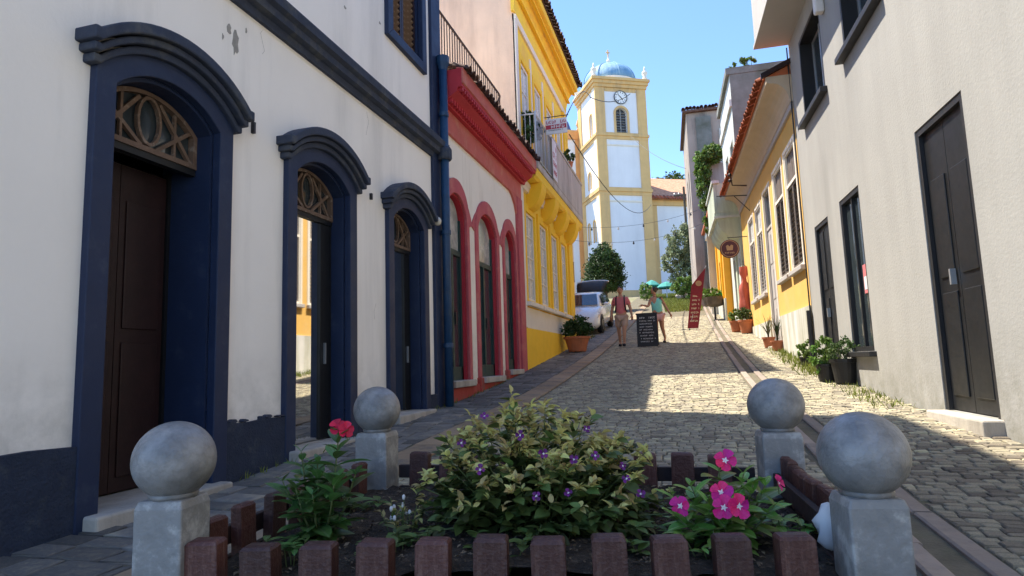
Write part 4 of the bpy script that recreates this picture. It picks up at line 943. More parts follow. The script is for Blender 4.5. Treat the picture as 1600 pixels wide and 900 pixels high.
# wishbone-flower bush in the middle
BC = Vector((-.74,2.98,.10))
B_ = thing('flowering_bush', 'wide pale green bush with small purple and white flowers, middle of planter', 'plant', tuple(BC), off=tuple(BC))
st = MB(); rl_ = MB(); rb_ = MB(); cand = []
rg = random.Random(5)
for i in range(310):
    a = rg.uniform(0,2*pi); e = math.asin(min(1,rg.uniform(.0,1)**.85)); rr = rg.uniform(.74,1.10)
    tip = BC+Vector((.60*cos(a)*cos(e)*rr, .42*sin(a)*cos(e)*rr, (.03 if sin(a) < 0 else .10)+.50*sin(e)*rr))
    if tip.x < BC.x-.05: tip.z += .05*sin(e)
    base = BC+Vector((.18*cos(a)*cos(e), .14*sin(a)*cos(e), 0)); mid = base.lerp(tip,.5)+Vector((0,0,.06*cos(e)))
    path = [base.lerp(mid,t/3) for t in range(3)]+[mid.lerp(tip,t/4) for t in range(5)]
    if i % 2 == 0: st.tube([base,mid,tip],[.0045,.0035,.002],4)
    ax = (tip-mid).normalized()
    for k in range(9):                                  # leaves
        t = rg.uniform(.25,.98); p = base.lerp(mid,t*2) if t < .5 else mid.lerp(tip,t*2-1)
        d = (Vector((cos(a+rg.uniform(-1.6,1.6)), sin(a+rg.uniform(-1.6,1.6)), rg.uniform(-.5,.5)))+ax*.4)
        cand.append(('leaf', p, orient(d, rg.uniform(-.6,.6)), rg.uniform(.06,.11)*(1.1-.35*t), rg.random()))
    for k in range(rg.randint(8,14) if tip.z > BC.z+.30 else (rg.randint(2,5) if tip.z > BC.z+.2 else 0)):   # yellowish calyces near the tip
        p = mid.lerp(tip, rg.uniform(.80,1.05)); d = Vector((rg.uniform(-1,1),rg.uniform(-1,1),rg.uniform(-.2,1.2)))
        cand.append(('bract', p, orient(d, rg.uniform(-1,1)), rg.uniform(.024,.060), rg.random()))
def vis(c): return (c[1]-EYE).length-(c[1].z*.8)-c[3]*3
cand.sort(key=vis)
for i,(k_,p,q,s_,tn) in enumerate(cand):
    if i < 300: inst('leaf' if k_ == 'leaf' else 'bract', LF['bush' if k_ == 'leaf' else 'bract'], B_, p, sc=s_, q=q)
    else: put(rl_ if k_ == 'leaf' else rb_, GL if k_ == 'leaf' else GB, p, q, s_, tn)
st.build('stems', M['stem'], B_)
kind(rl_.build('foliage', M['leaf'], B_, fixn=False, tones=True, smooth=True), 'stuff')
kind(rb_.build('bracts', M['leafy'], B_, fixn=False, tones=True, smooth=True), 'stuff')
for (px_,py_,dd) in ((916,670,.03),(849,709,0),(930,712,.02),(897,718,.02),(721,692,.05),(813,680,0),(973,728,.02),(979,748,.02),(757,650,.08),(888,770,-.02),(750,734,0),(1001,772,.02),(838,775,-.03)):
    dv = CR*((px_-800)/985)+CD*((py_-450)/985)+CF
    best = None; pz = None
    for k in range(200):                     # walk along the sight line to the bush surface
        P_ = EYE+dv*(2.2+k*.008); q = P_-BC
        if (q.x/.60)**2+(q.y/.42)**2+(max(0,q.z-.05)/.58)**2 < 1: pz = P_; break
    if pz is None: pz = EYE+dv*2.85
    pz = pz-dv*.03
    flower(B_, pz, (EYE-pz).normalized()+Vector((U(-.4,.4),U(-.2,.2),U(0,.5))), U(.018,.025), M['purple'], M['petalwhite'], 4)

# periwinkles
def vinca(name, label, base, stems, lm, flowers, pm, group, seed):
    t = thing(name, label, 'plant', tuple(base), off=tuple(base)); r = random.Random(seed); st = MB()
    for (dx,dy,h) in stems:
        top = Vector(base)+Vector((dx,dy,h)); b0 = Vector(base)+Vector((dx*.2,dy*.2,0)); mid = b0.lerp(top,.5)+Vector((dx*.12,dy*.12,.02))
        st.tube([b0,mid,top],[.006,.005,.003],5)
        n = max(4,int(h/.042)); a0 = r.uniform(0,6)
        for k in range(n+1):
            u = .12+.88*k/n; p = b0.lerp(mid,u*2) if u < .5 else mid.lerp(top,u*2-1); a = a0+k*pi/2*1.08
            s_ = r.uniform(.115,.17)*(1.0 if u < .8 else .62 if u < .97 else .4)
            for sd in (0,pi):
                el = .15+.75*u*u+r.uniform(-.25,.2); d = Vector((cos(a+sd)*cos(el), sin(a+sd)*cos(el), sin(el)))
                inst('leaf', LF[lm], t, p, sc=s_, q=orient(d, r.uniform(-.3,.3)))
    st.build('stem', M['stem'], t, smooth=True)
    for (p,n,rad) in flowers:
        p = Vector(p); flower(t, p, Vector(n), rad, pm, M['petalwhite'] if pm is M['pink'] else pm)
        q = Vector(base)+Vector((0,0,.2)); MB().tube([p-Vector(n).normalized()*.004, p-Vector((0,0,.045))+Vector((0,.01,0))],.0022,4).build('flower_stalk', M['stem'], t)
    return t
vinca('periwinkle', 'dark green periwinkle with crimson flowers at the planter left', (-1.66,2.62,.15),
      [(.06,.05,.48),(-.02,.0,.36),(-.14,.05,.40),(.10,-.05,.30),(-.08,-.08,.26),(.14,.06,.30),(-.19,-.02,.28),(.02,-.10,.24),(-.10,.08,.34)], 'vinca',
      [((-1.60,2.66,.672),(.2,-.6,.8),.042),((-1.555,2.66,.655),(.6,-.7,.25),.042)], M['redp'], None, 3)
vinca('periwinkle', 'bright green periwinkle with hot pink flowers at the planter right', (.09,2.86,.15),
      [(-.20,.03,.20),(-.18,-.10,.13),(0,.08,.33),(-.12,.02,.24),(.13,.02,.25),(.05,-.08,.22),(-.06,-.10,.20),(.18,.06,.24),(-.15,-.06,.14),(.10,.10,.28),(.20,-.04,.18),(.0,-.14,.12)], 'vinca2',
      [((.115,2.86,.50),(-.1,-.9,.45),.050),((-.075,2.74,.335),(-.2,-1,.25),.048),((.085,2.70,.40),(-.1,-1,.3),.050),((.09,2.66,.352),(0,-1,.15),.047),((.145,2.66,.358),(.25,-1,.2),.048),((.315,2.84,.415),(.8,-.5,.5),.034)], M['pink'], None, 8)
def seedling(label, x, y, n, sp, lm, seed):
    t = thing('seedling', label, 'plant', (x,y,.15), 0, 'low seedlings in the planter', off=(x,y,.15)); r = random.Random(seed); st_ = MB()
    for i in range(n):
        a = r.uniform(0,6.3); d = sp*r.random()**.5; h = r.uniform(.03,.11); p = Vector((x+d*cos(a), y+d*sin(a)*.8, .16+h)); st_.tube([(x+d*.6*cos(a),y+d*.6*sin(a),.14),tuple(p)],[.003,.002],4)
        for k in range(5): inst('leaf', LF[lm], t, p-Vector((0,0,h*.4*r.random())), sc=r.uniform(.045,.085), q=orient(Vector((cos(a+k*1.3),sin(a+k*1.3),r.uniform(-.1,.6)))))
    st_.build('stems', M['stem'], t)
seedling('low green seedlings between the bush and the pink periwinkle', -.20, 2.72, 9, .16, 'bush', 71)
seedling('low green seedlings behind the front pickets left of the bush', -1.22, 2.50, 10, .18, 'bush', 72)
seedling('low green seedlings behind the front pickets below the bush', -.75, 2.50, 12, .22, 'bush', 75)
seedling('low green seedlings behind the front pickets below the crimson periwinkle', -1.62, 2.36, 9, .14, 'vinca', 76)
seedling('low green seedlings behind the front pickets below the pink periwinkle', .06, 2.66, 9, .16, 'vinca2', 77)
seedling('low green seedlings along the back fence right of the bush', -.02, 3.35, 9, .18, 'bush', 78)
seedling('low green seedlings at the right end of the bed', .36, 2.95, 7, .12, 'vinca2', 73)
seedling('low green seedlings at the far left corner of the bed', -1.78, 3.2, 7, .14, 'bush', 74)
# small white-flowered plant between the left periwinkle and the bush
SB = thing('small_white_plant', 'small pale plant with white buds between periwinkle and bush', 'plant', (-1.33,2.78,.15), off=(-1.33,2.78,.15))
st = MB(); lv = MB(); r = random.Random(9)
for i in range(16):
    a = r.uniform(0,6.3); h = r.uniform(.08,.20); tip = Vector((-1.33+.14*cos(a)*r.random(), 2.78+.12*sin(a)*r.random(), .15+h)); b0 = Vector((-1.33,2.78,.14)).lerp(Vector((tip.x,tip.y,.14)),.5)
    st.tube([b0,tip],[.003,.002],4)
    for k in range(5): inst('leaf', LF['bract' if k > 1 else 'bush'], SB, b0.lerp(tip,r.uniform(.3,1)), sc=r.uniform(.03,.055), q=orient(Vector((r.uniform(-1,1),r.uniform(-1,1),r.uniform(-.2,.8)))))
    if i < 9: MB().ball(tuple(tip),.009,.009,.013,6,5).build('bud', M['petalwhite'], SB, smooth=True)
st.build('stems', M['stem'], SB)

# ------------------------------------------------------------------ trees and other plants
def card_cloud(mb, blobs, n, size, rng, shell_=.55, flat=0):
    tot = sum(b[3]*b[4]*b[5] for b in blobs)
    for (x,y,z,rx,ry,rz) in blobs:
        k = int(n*rx*ry*rz/tot)
        clumps = []
        for _ in range(max(6,k//26)):
            u = Vector((rng.gauss(0,1),rng.gauss(0,1),rng.gauss(0,1))).normalized()*(shell_+(1-shell_)*rng.random()**.6)
            clumps.append((u, rng.random()))
        for _ in range(k):
            u,tn = rng.choice(clumps); w = u+Vector((rng.gauss(0,.11),rng.gauss(0,.11),rng.gauss(0,.10)))
            p = Vector((x+w.x*rx, y+w.y*ry, z+w.z*rz)); d = Vector((rng.uniform(-1,1),rng.uniform(-1,1),rng.uniform(-.8,.8))).normalized()
            s_ = size*rng.uniform(.6,1.3); a = d.orthogonal().normalized(); b_ = d.cross(a)
            th = rng.uniform(0,6.3); a,b_ = a*cos(th)+b_*sin(th), b_*cos(th)-a*sin(th)
            mb.add([p-a*s_*.5, p-b_*s_*.28+d*s_*.08, p+a*s_*.5, p+b_*s_*.28+d*s_*.08], [(0,1,2),(0,2,3)], min(1,max(0,tn*.7+rng.random()*.3)))
def tree(name, label, base, trunk, blobs, n, size, lm, seed, limbs=7, tr=.12, cat='tree'):
    r = random.Random(seed); t = thing(name, label, cat, tuple(base)); tk = MB(); top = Vector((trunk[0],trunk[1],trunk[2]))
    tk.tube([Vector((0,0,-.3)), top*.35+Vector((.04,0,0)), top*.7, top],[tr*1.25,tr,tr*.8,tr*.5],8)
    for i in range(limbs):
        b = r.choice(blobs); e = Vector((b[0]+r.uniform(-.6,.6)*b[3], b[1]+r.uniform(-.6,.6)*b[4], b[2]+r.uniform(-.4,.6)*b[5])); s0 = top*r.uniform(.55,1.)
        tk.tube([s0, s0.lerp(e,.5)+Vector((0,0,.1)), e],[tr*.45,tr*.28,tr*.1],5)
    tk.build('trunk', M['bark'], t, smooth=True)
    c = MB(); card_cloud(c, blobs, n, size, r); c.build('crown', lm, t, fixn=False, tones=True)
    return t
g36 = G(36)
tree('clipped_tree', 'dark green clipped cone shaped tree behind the parked white car', (-4.40,36,g36), (0,0,1.6),
     [(0,0,1.85,1.16,1.16,.75),(0,0,2.45,1.05,1.05,.80),(0,0,3.0,.80,.80,.75),(0,0,3.5,.42,.42,.52)], 17000, .13, M['darkleaf'], 2, tr=.10)
tree('grey_green_tree', 'loose grey green tree in front of the church nave', (0,45,G(45)), (.0,0,2.6),
     [(-.1,0,3.9,1.0,.9,1.3),(-.6,0,2.6,.85,.8,1.1),(.55,.1,2.7,.75,.8,1.2),(.1,0,1.4,1.1,.8,.9),(.75,0,3.9,.5,.6,.8)], 7000, .20, M['silverleaf'], 4)
tree('leafy_shrub', 'bright yellow green shrub at the foot of the grey green tree', (-.15,43,G(43)), (0,0,.5), [(0,0,.9,.75,.5,.7),(.45,0,.6,.5,.4,.5)], 1500, .18, M['vine'], 6, 4, .05, 'shrub')
tree('leafy_shrub', 'small yellowish shrub left of the teal parasols', (-2.7,45.2,G(45.2)), (0,0,.35), [(0,0,.7,.5,.4,.55)], 800, .15, M['vine'], 7, 4, .04, 'shrub')
tree('palm_tree', 'dark tree top showing above the nave roof', (-1.0,82,9), (0,0,12.0), [(0,0,13.7,2.6,2.2,1.9),(2.4,0,13.2,1.9,1.8,1.5),(4.6,0,13.4,1.9,1.8,1.6)], 4200, .42, M['treeleaf'], 12, 8, .25)
vr = random.Random(21); vt = thing('wall_vine', 'bright green vine hanging over the wall beside the green balcony', 'vine', (1.35,29.3,G(29.3)))
vm = MB(); vb = [(-.15,.6,7.3,.45,.5,.5),(.25,.5,7.55,.5,.5,.45),(-.25,.5,6.6,.34,.4,.7),(-.22,.4,5.7,.34,.4,.8),(-.1,.3,4.9,.34,.35,.7),(.28,.1,4.7,.26,.3,.5),(-.15,.3,4.2,.25,.3,.5)]
card_cloud(vm, vb, 7500, .15, vr); vm.build('foliage', M['vine'], vt, fixn=False, tones=True)
vs_ = MB(); [vs_.tube([(.0+.1*i,.9,4.0),(-.1+.08*i,.7,5.8),(-.15+.1*i,.6,7.3)],.03,5) for i in range(3)]; vs_.build('stem', M['bark'], vt)
MB().box(-.25,.9,.85,1.1,-.4,7.2).build('garden_wall', M['agedwhite'], vt)

rw = thing('roof_weeds', 'yellowish weeds growing on the tall aged house parapet', 'plant', (2.6,22.5,11.0))
cm_ = MB(); card_cloud(cm_, [(0,0,.18,.28,.2,.28),(-.5,0,.1,.2,.15,.16)], 420, .13, random.Random(61), .2); cm_.build('foliage', M['vine'], rw, fixn=False, tones=True)
sm_ = MB(); [sm_.tube([(x,0,-.05),(x+.05,0,.25)],.01,4) for x in (-.5,-.1,.1)]; sm_.build('stems', M['stem'], rw)
# roadside grass
gr = MB(); r = random.Random(31)
def blades(x0,x1,y0,y1,n,h,fn=None):
    for _ in range(n):
        x,y = r.uniform(x0,x1), r.uniform(y0,y1)
        if fn and not fn(x,y): continue
        z = G(y)+.0; a = r.uniform(0,6.3); hh = h*r.uniform(.4,1.2); w = hh*.09; lx,ly = r.gauss(0,.35)*hh, r.gauss(0,.35)*hh
        dx,dy = cos(a)*w, sin(a)*w
        gr.add([(x-dx,y-dy,z),(x+dx,y+dy,z),(x+lx*.5+dx*.6,y+ly*.5+dy*.6,z+hh*.6),(x+lx*.5-dx*.6,y+ly*.5-dy*.6,z+hh*.6),(x+lx,y+ly,z+hh)],[(0,1,2,3),(3,2,4)], r.random())
blades(1.75,2.32,11.4,16.6,2600,.12,lambda x,y: x < XR(y)-.02 and r.random() < ((x-1.72)/.55))
blades(1.95,2.36,8.0,11.4,420,.08,lambda x,y: x < XR(y)-.02)
blades(-3.52,-3.40,4.3,12,380,.07)
blades(-3.5,-3.2,19.6,23,250,.1)
g1 = gr; kind(g1.build('wayside_grass', M['grass'], fixn=False, tones=True), 'stuff'); bpy.data.objects['wayside_grass']['label'] = 'short grass tufts along the foot of the right hand walls'; bpy.data.objects['wayside_grass']['category'] = 'grass'
gr = MB()
blades(-1.5,.8,33,48,9000,.16,lambda x,y: x > -1.4+ (40-y)*.05)
blades(-3.0,1.6,46,52,4000,.2)
kind(gr.build('grass_bank', M['grass'], fixn=False, tones=True), 'stuff'); bpy.data.objects['grass_bank']['label'] = 'yellow green grass bank at the top of the street'; bpy.data.objects['grass_bank']['category'] = 'grass'

# ------------------------------------------------------------------ pots
def pot(name, label, cat, x, y, r0, r1, h, pm, group=None):
    t = thing(name, label, cat, (x,y,G(y)+.02), 0, group)
    MB().lathe([(r0,0),(r0*1.02,.01),(r1*.96,h*.84),(r1*1.06,h*.85),(r1*1.08,h),(r1*.93,h),(r1*.90,h*.88),(.0,h*.87)], 20).build('pot', pm, t, smooth=False)
    MB().lathe([(r1*.9,h*.86),(.0,h*.9)],14).build('soil', M['soil'], t)
    return t
def bushy(t, h0, blobs, n, s_, lm, seed):
    c = MB(); card_cloud(c, blobs, n, s_, random.Random(seed), .3); c.build('foliage', lm, t, fixn=False, tones=True)
    st = MB(); rr = random.Random(seed)
    for _ in range(7):
        b = rr.choice(blobs); st.tube([(rr.uniform(-.03,.03),rr.uniform(-.03,.03),h0),(b[0]+rr.uniform(-.5,.5)*b[3],b[1]+rr.uniform(-.5,.5)*b[4],b[2]+rr.uniform(-.2,.5)*b[5])],[.008,.004],4)
    st.build('stems', M['stem'], t)
def blade_plant(t, h0, n, L_, seed, lm, spread=.5):
    rr = random.Random(seed)
    for i in range(n):
        a = rr.uniform(0,6.3); l = L_*rr.uniform(.6,1.1); b = MB(); w = .018; sp = spread*rr.uniform(.3,1)
        d = Vector((cos(a),sin(a),0)); sd = Vector((-sin(a),cos(a),0)); vs = []
        for k in range(5):
            u = k/4; p = Vector((0,0,h0))+d*(sp*l*u*u)+Vector((0,0,l*u*(1-.25*sp*u))); ww = w*(1-.9*u**2)
            vs += [p-sd*ww,p+sd*ww]
        b.add(vs,[(2*k,2*k+1,2*k+3,2*k+2) for k in range(4)]); b.build('leaf', lm, t, fixn=False)
t = pot('bowl_planter', 'wide terracotta bowl with a dark bushy plant by the yellow house', 'planter', -3.05,17.75,.24,.36,.42,M['terracotta'])
bushy(t,.38,[(0,0,.72,.42,.38,.28),(-.2,0,.62,.28,.3,.22),(.2,0,.64,.3,.3,.22)],2600,.075,M['darkleaf'],41)
t = pot('plant_pot', 'terracotta pot with green bush, left one beside the red cloth', 'plant pot', 1.52,22.0,.13,.19,.36,M['terracotta'],'terracotta pots along the yellow house'); bushy(t,.3,[(0,0,.55,.26,.24,.2)],700,.07,M['vine'],42)
t = pot('plant_pot', 'larger terracotta pot with green bush, right one beside the red cloth', 'plant pot', 1.80,21.4,.16,.24,.42,M['terracotta'],'terracotta pots along the yellow house'); bushy(t,.36,[(0,0,.62,.28,.26,.22)],900,.07,M['treeleaf'],43)
t = pot('plant_pot', 'small terracotta pot with spiky plant, farther one near the cottage door', 'plant pot', 1.92,16.95,.10,.15,.26,M['terracotta'],'terracotta pots along the yellow house'); blade_plant(t,.22,22,.62,44,M['silverleaf'],.7)
t = pot('plant_pot', 'small terracotta pot with spiky plant, nearer one near the cottage door', 'plant pot', 2.02,16.1,.11,.16,.24,M['terracotta'],'terracotta pots along the yellow house'); blade_plant(t,.2,20,.62,45,M['darkleaf'],.4)
t = pot('plant_pot', 'low black pot with leafy herb beside the grey house corner', 'plant pot', 2.12,13.05,.10,.13,.16,M['blackpot'],'black pots by the grey house'); bushy(t,.13,[(0,0,.30,.17,.15,.18)],420,.075,M['vine'],46)
t = pot('plant_pot', 'smaller black pot with broad bright herb by the grey house door', 'plant pot', 2.02,10.75,.12,.16,.26,M['blackpot'],'black pots by the grey house'); bushy(t,.2,[(0,0,.42,.22,.2,.26),(-.08,0,.26,.18,.18,.16)],900,.075,M['vine'],47)
t = pot('plant_pot', 'tall black pot with small leaved herb by the grey house door', 'plant pot', 2.20,10.42,.14,.19,.36,M['blackpot'],'black pots by the grey house'); bushy(t,.3,[(0,0,.50,.21,.2,.18)],700,.05,M['treeleaf'],48)
t = pot('plant_pot', 'bushy potted plant behind the yellow house balcony railing', 'plant pot', -3.42,14.35,.12,.16,.3,M['blackpot']); t.location.z = 5.66
bushy(t,.26,[(0,-.05,1.05,.26,.36,.30),(0,.45,1.0,.24,.34,.26),(.08,-.2,.8,.16,.25,.25)],2200,.09,M['darkleaf'],49)
t = pot('plant_pot', 'small potted plant standing on the concrete balcony parapet', 'plant pot', -3.17,18.6,.07,.10,.16,M['terracotta']); t.location.z = 6.87
bushy(t,.14,[(0,0,.34,.18,.3,.22)],500,.08,M['treeleaf'],50)
t = thing('plant_stand', 'dark planter trough on a post with green plate, right side', 'planter', (1.12,27.4,G(27.4)))
MB().tube([(0,0,-.1),(0,0,.75)],.04,8).build('post', M['steel'], t)
MB().lathe([(.16,.55),(.40,.62),(.46,.95),(.40,.95),(.3,.8)],14).build('basket', M['bark'], t)
MB().box(.16,.56,-.05,-.02,.86,1.12).build('plate', M['green'], t)
bushy(t,.9,[(-.2,0,1.15,.35,.3,.3),(.1,0,1.05,.3,.3,.22)],900,.12,M['vine'],51)

# ------------------------------------------------------------------ signs, banner, cloth
hs = thing('hanging_sign', 'small white and red sign hanging from the yellow balcony', 'sign', (-3.18,15.2,6.7))
MB().box(0,.56,-.015,.015,.0,.40).build('panel', M['signwhite'], hs, bevel=.004)
MB().box(.015,.545,-.019,-.0155,.13,.24).build('red_band', M['signred'], hs)
def scribble(parent, x0, x1, z0, h, y, m, rng, nm='lettering', gap=.3):
    b = MB(); x = x0
    while x < x1:
        w = h*rng.uniform(.35,.75); w = min(w, x1-x)
        if rng.random() > .12:
            k = rng.randrange(4); s_ = h*.2
            b.box(x,x+s_,y-.002,y,z0,z0+h)
            if k in (0,2): b.box(x+s_,x+w,y-.0021,y-.0001,z0+h-s_,z0+h)
            if k in (1,2): b.box(x+s_,x+w,y-.0021,y-.0001,z0,z0+s_)
            if k in (0,3): b.box(x+s_,x+w,y-.0021,y-.0001,z0+h*.4,z0+h*.4+s_)
            if k in (1,3): b.box(x+w-s_*.5,x+w+s_*.5,y-.0022,y-.0002,z0+s_,z0+h-s_)
        x += w+h*gap
    return kind(b.build(nm, m, parent), 'stuff')
rs = random.Random(77)
scribble(hs,.03,.53,.27,.085,-.0165,M['signred'],rs); scribble(hs,.09,.5,.145,.08,-.020,M['signwhite'],rs); scribble(hs,.08,.46,.08,.03,-.0165,M['louvre'],rs)
MB().tube([(-.02,0,.46),(.6,0,.46)],.012,6).build('bracket', M['steel'], hs)
for x in (.08,.48): MB().tube([(x,0,.39),(x,0,.46)],.006,5).build('hook', M['steel'], hs)
bn = thing('parapet_banner', 'narrow white banner with red print on the concrete balcony', 'banner', (-3.12,15.9,5.75), radians(90))
MB().box(-.28,.28,-.012,-.004,-.05,1.02).build('cloth', M['signwhite'], bn)
for i in range(4): scribble(bn,-.22,.2,.06+i*.23,.15,-.0125,M['signred'],rs)
ff = thing('feather_flag', 'tilted wine red feather flag with cream print standing in the street', 'flag', (.19,23.7,G(23.7)))
pts = []
for i in range(15):
    t_ = i/14; cxx = -.02+.36*t_; z = .05+2.12*t_; w = .19+.035*t_; pts.append((cxx,z,w))
vs = []; fs = []
for sgn in (-.008,.008):
    for i,(c,z,w) in enumerate(pts):
        zz = z; wl_,wr_ = c-w, c+w
        if i > 10: wl_ = c-w+(i-10)/4*(2*w-.02)
        vs += [(wl_, sgn+.03*sin(z*3), zz+.04*(i/14)), (wr_, sgn+.03*sin(z*3+.6), zz+.1*(i/14))]
n = 15*2
for i in range(14): a = 2*i; fs += [(a,a+1,a+3,a+2),(n+a+2,n+a+3,n+a+1,n+a),(a,a+2,n+a+2,n+a),(a+1,n+a+1,n+a+3,a+3)]
fs += [(0,n,n+1,1),(28,29,n+29,n+28)]
MB().add(vs,fs).build('cloth', M['flagred'], ff)
MB().tube([(-.16,.03,-.05),(.22,.03,1.3),(.58,.03,2.3)],.014,6).build('pole', M['alu'], ff)
fb = MB(); fb.box(-.42,.12,-.02,.02,.0,.025); fb.box(-.17,-.13,-.25,.25,.0,.024); fb.build('foot', M['steel'], ff)
for i in range(9):
    z = .28+i*.15; cxx = -.02+.36*((z-.05)/2.12); b_ = scribble(ff, cxx-.12, cxx+.13, z, .065, -.035, M['cream'], rs); b_.location.y = .012
MB().prism([(.28+.11*cos(2*pi*k/14),1.66+.10*sin(2*pi*k/14)) for k in range(14)],-.055,-.035).build('emblem', M['gold'], ff)
ab = thing('chalkboard', 'black A frame chalkboard with white writing beside the woman', 'signboard', (-1.14,18.5,G(18.5)), radians(-2))
MB().add([(-.29,-.02,.0),(.29,-.02,.0),(.29,.09,.95),(-.29,.09,.95),(-.29,.01,.0),(.29,.01,.0),(.29,.115,.95),(-.29,.115,.95)],[(0,1,2,3),(7,6,5,4),(0,4,5,1),(3,2,6,7),(0,3,7,4),(1,5,6,2)]).build('front_panel', M['chalk'], ab)
MB().add([(-.29,.35,.0),(.29,.35,.0),(.29,.13,.95),(-.29,.13,.95),(-.29,.38,.0),(.29,.38,.0),(.29,.155,.95),(-.29,.155,.95)],[(0,1,2,3),(7,6,5,4),(0,4,5,1),(3,2,6,7),(0,3,7,4),(1,5,6,2)]).build('back_panel', M['chalk'], ab)
for i in range(9):
    z = .14+i*.085; y = -.02+.11*z/.95-.004; o = scribble(ab,-.22+rs.uniform(0,.05),.15+rs.uniform(0,.09),z,.036 if i < 8 else .05,y,M['chalkw'],rs,gap=.45)
MB().box(-.31,.31,.07,.17,.945,.985).build('top_rail', M['steel'], ab)
rd = thing('round_sign', 'round wine red hanging sign with faded emblem over the right pavement', 'sign', (1.44,21.0,4.36))
MB().lathe([(.295,-.02),(.30,-.01),(.30,.01),(.295,.02)],28).build('disc', M['winesign'], rd, rot=(radians(90),0,0))
MB().band([(.27*sin(2*pi*t/28),.27*cos(2*pi*t/28)) for t in range(29)],[(.25*sin(2*pi*t/28),.25*cos(2*pi*t/28)) for t in range(29)],-.026,-.0205).build('ring', M['gold'], rd)
MB().prism([(-.09,-.05),(.09,-.05),(.11,.10),(.05,.13),(0,.07),(-.05,.13),(-.11,.10)],-.027,-.0205).build('emblem', M['gold'], rd)
scribble(rd,-.15,.15,-.16,.06,-.021,M['gold'],rs)
MB().tube([(-.05,0,.36),(.60,0,.36)],.014,6).build('bracket_arm', M['steel'], rd); MB().tube([(0,0,.29),(0,0,.36)],.008,5).build('hook', M['steel'], rd)
ir = thing('iron_bracket', 'thin black iron sign bracket sticking out under the cottage eaves', 'bracket', (2.05,20.0,5.8), 0)
MB().tube([(0,0,0),(-.95,0,.06)],.016,6).build('arm', M['steel'], ir); MB().tube([(0,0,-.55),(0,0,.05)],.02,6).build('wall_plate', M['steel'], ir); MB().tube([(0,0,-.5),(-.45,0,.03)],.012,6).build('strut', M['steel'], ir)
el = thing('power_bracket', 'rusty insulator bracket under the cottage eave', 'bracket', (1.62,19.2,5.9))
MB().tube([(.3,0,.0),(-.1,0,.05),(-.15,0,.5)],.022,6).build('arm', M['iron'], el)
for z in (.15,.32,.5): MB().lathe([(.03,0),(.06,.02),(.06,.06),(.03,.09)],8,(-.15,0,z)).build('insulator', M['maroon'], el)
# red dress hanging by the wall
rc = thing('hanging_cloth', 'red dress hanging on the wall past the yellow house', 'cloth', (1.86,21.7,2.35))
vs = []; fs = []; NN = 20
for j in range(13):
    z = 1.5*j/12; w = (.13 if j < 8 else .07 if j < 10 else .12)+.05*(1-j/12)
    for k in range(NN): a = 2*pi*k/NN; f = 1+.28*sin(4*a+j*.5)*(1-j/14)+.1*sin(j*1.3); vs.append((w*cos(a)*f, .09*sin(a)*f, z))
for j in range(12):
    for k in range(NN): fs.append((j*NN+k,j*NN+(k+1)%NN,(j+1)*NN+(k+1)%NN,(j+1)*NN+k))
MB().add(vs,fs).build('dress', M['clothred'], rc, smooth=True); MB().tube([(-.14,0,1.48),(0,0,1.58),(.14,0,1.48)],.01,5).build('hanger', M['steel'], rc)
MB().tube([(0,0,1.57),(0,0,1.7)],.006,4).build('hook', M['steel'], rc)
# teal parasols, rock, pole, cables
def parasol(label, x, y, r, z1):
    t = thing('parasol', label, 'parasol', (x,y,G(y)), 0, 'teal parasols at the top of the street')
    MB().tube([(0,0,-.1),(0,0,z1)],.03,6).build('pole', M['alu'], t)
    n = 8; vs = [(0,0,z1)]; 
    for (f,dz) in ((.5,-.14),(1,-.42),(.98,-.50)): vs += [(r*f*cos(2*pi*k/n),r*f*sin(2*pi*k/n),z1+dz) for k in range(n)]
    fs = [(0,1+k,1+(k+1)%n) for k in range(n)]
    for l in range(2): fs += [(1+l*n+k,1+(l+1)*n+k,1+(l+1)*n+(k+1)%n,1+l*n+(k+1)%n) for k in range(n)]
    c = MB().add(vs,fs).build('canopy', M['umb'], t); m_ = c.modifiers.new('s','SOLIDIFY'); m_.thickness = .012
parasol('teal parasol, left and higher one, at the top of the street', -2.33,46.4,.62,1.05+.35)
parasol('teal parasol, right and larger one, at the top of the street', -1.28,45.6,.72,1.25)
tag(MB().ball((.05,44.0,G(44)+.18),.72,.45,.36,14,9,lambda x,y,z:(x*(1+.12*sin(4*z+2*y)),y*(1+.1*sin(5*x)),z*(1+.15*sin(3*x+1)))).build('boulder', M['rock']), 'long grey boulder below the grey green tree', 'rock')
pp = thing('utility_pole', 'thin wooden utility pole rising in front of the nave', 'pole', (.36,46,G(46)))
MB().tube([(0,0,-.4),(-.03,0,8.0)],[.11,.08],8).build('pole', M['bark'], pp); MB().box(-.75,.25,-.05,.05,7.35,7.45).build('crossarm', M['bark'], pp)
for x in (-.7,-.4,.2): MB().lathe([(.03,0),(.05,.03),(.05,.1),(.02,.14)],8,(x,0,7.45)).build('insulator', M['bulb'], pp)
def cable(label, a, b, sag, r=.012, bulbs=0):
    a,b = Vector(a),Vector(b); P_ = [a.lerp(b,t/16)-Vector((0,0,sag*4*(t/16)*(1-t/16))) for t in range(17)]
    if bulbs:
        t = thing('string_lights', label, 'string lights', tuple(a), off=tuple(a)); MB().tube(P_,r,4).build('cable', M['wire'], t)
        for i in range(bulbs):
            u = (i+.7)/bulbs*16; k = min(15,int(u)); p = P_[k].lerp(P_[k+1],u-k); MB().lathe([(.02,-.0),(.024,-.04),(.05,-.10),(.04,-.15),(.0,-.17)],8,tuple(p)).build('bulb', M['bulb' if i%2 else 'steel'], t)
    else: tag(MB().tube(P_,r,4).build('cable', M['wire']), label, 'cable')
cable('overhead cable running from the yellow balcony up to the clock', (-3.15,18,8.18), (-5.27,40,18.31), -.6, .02)
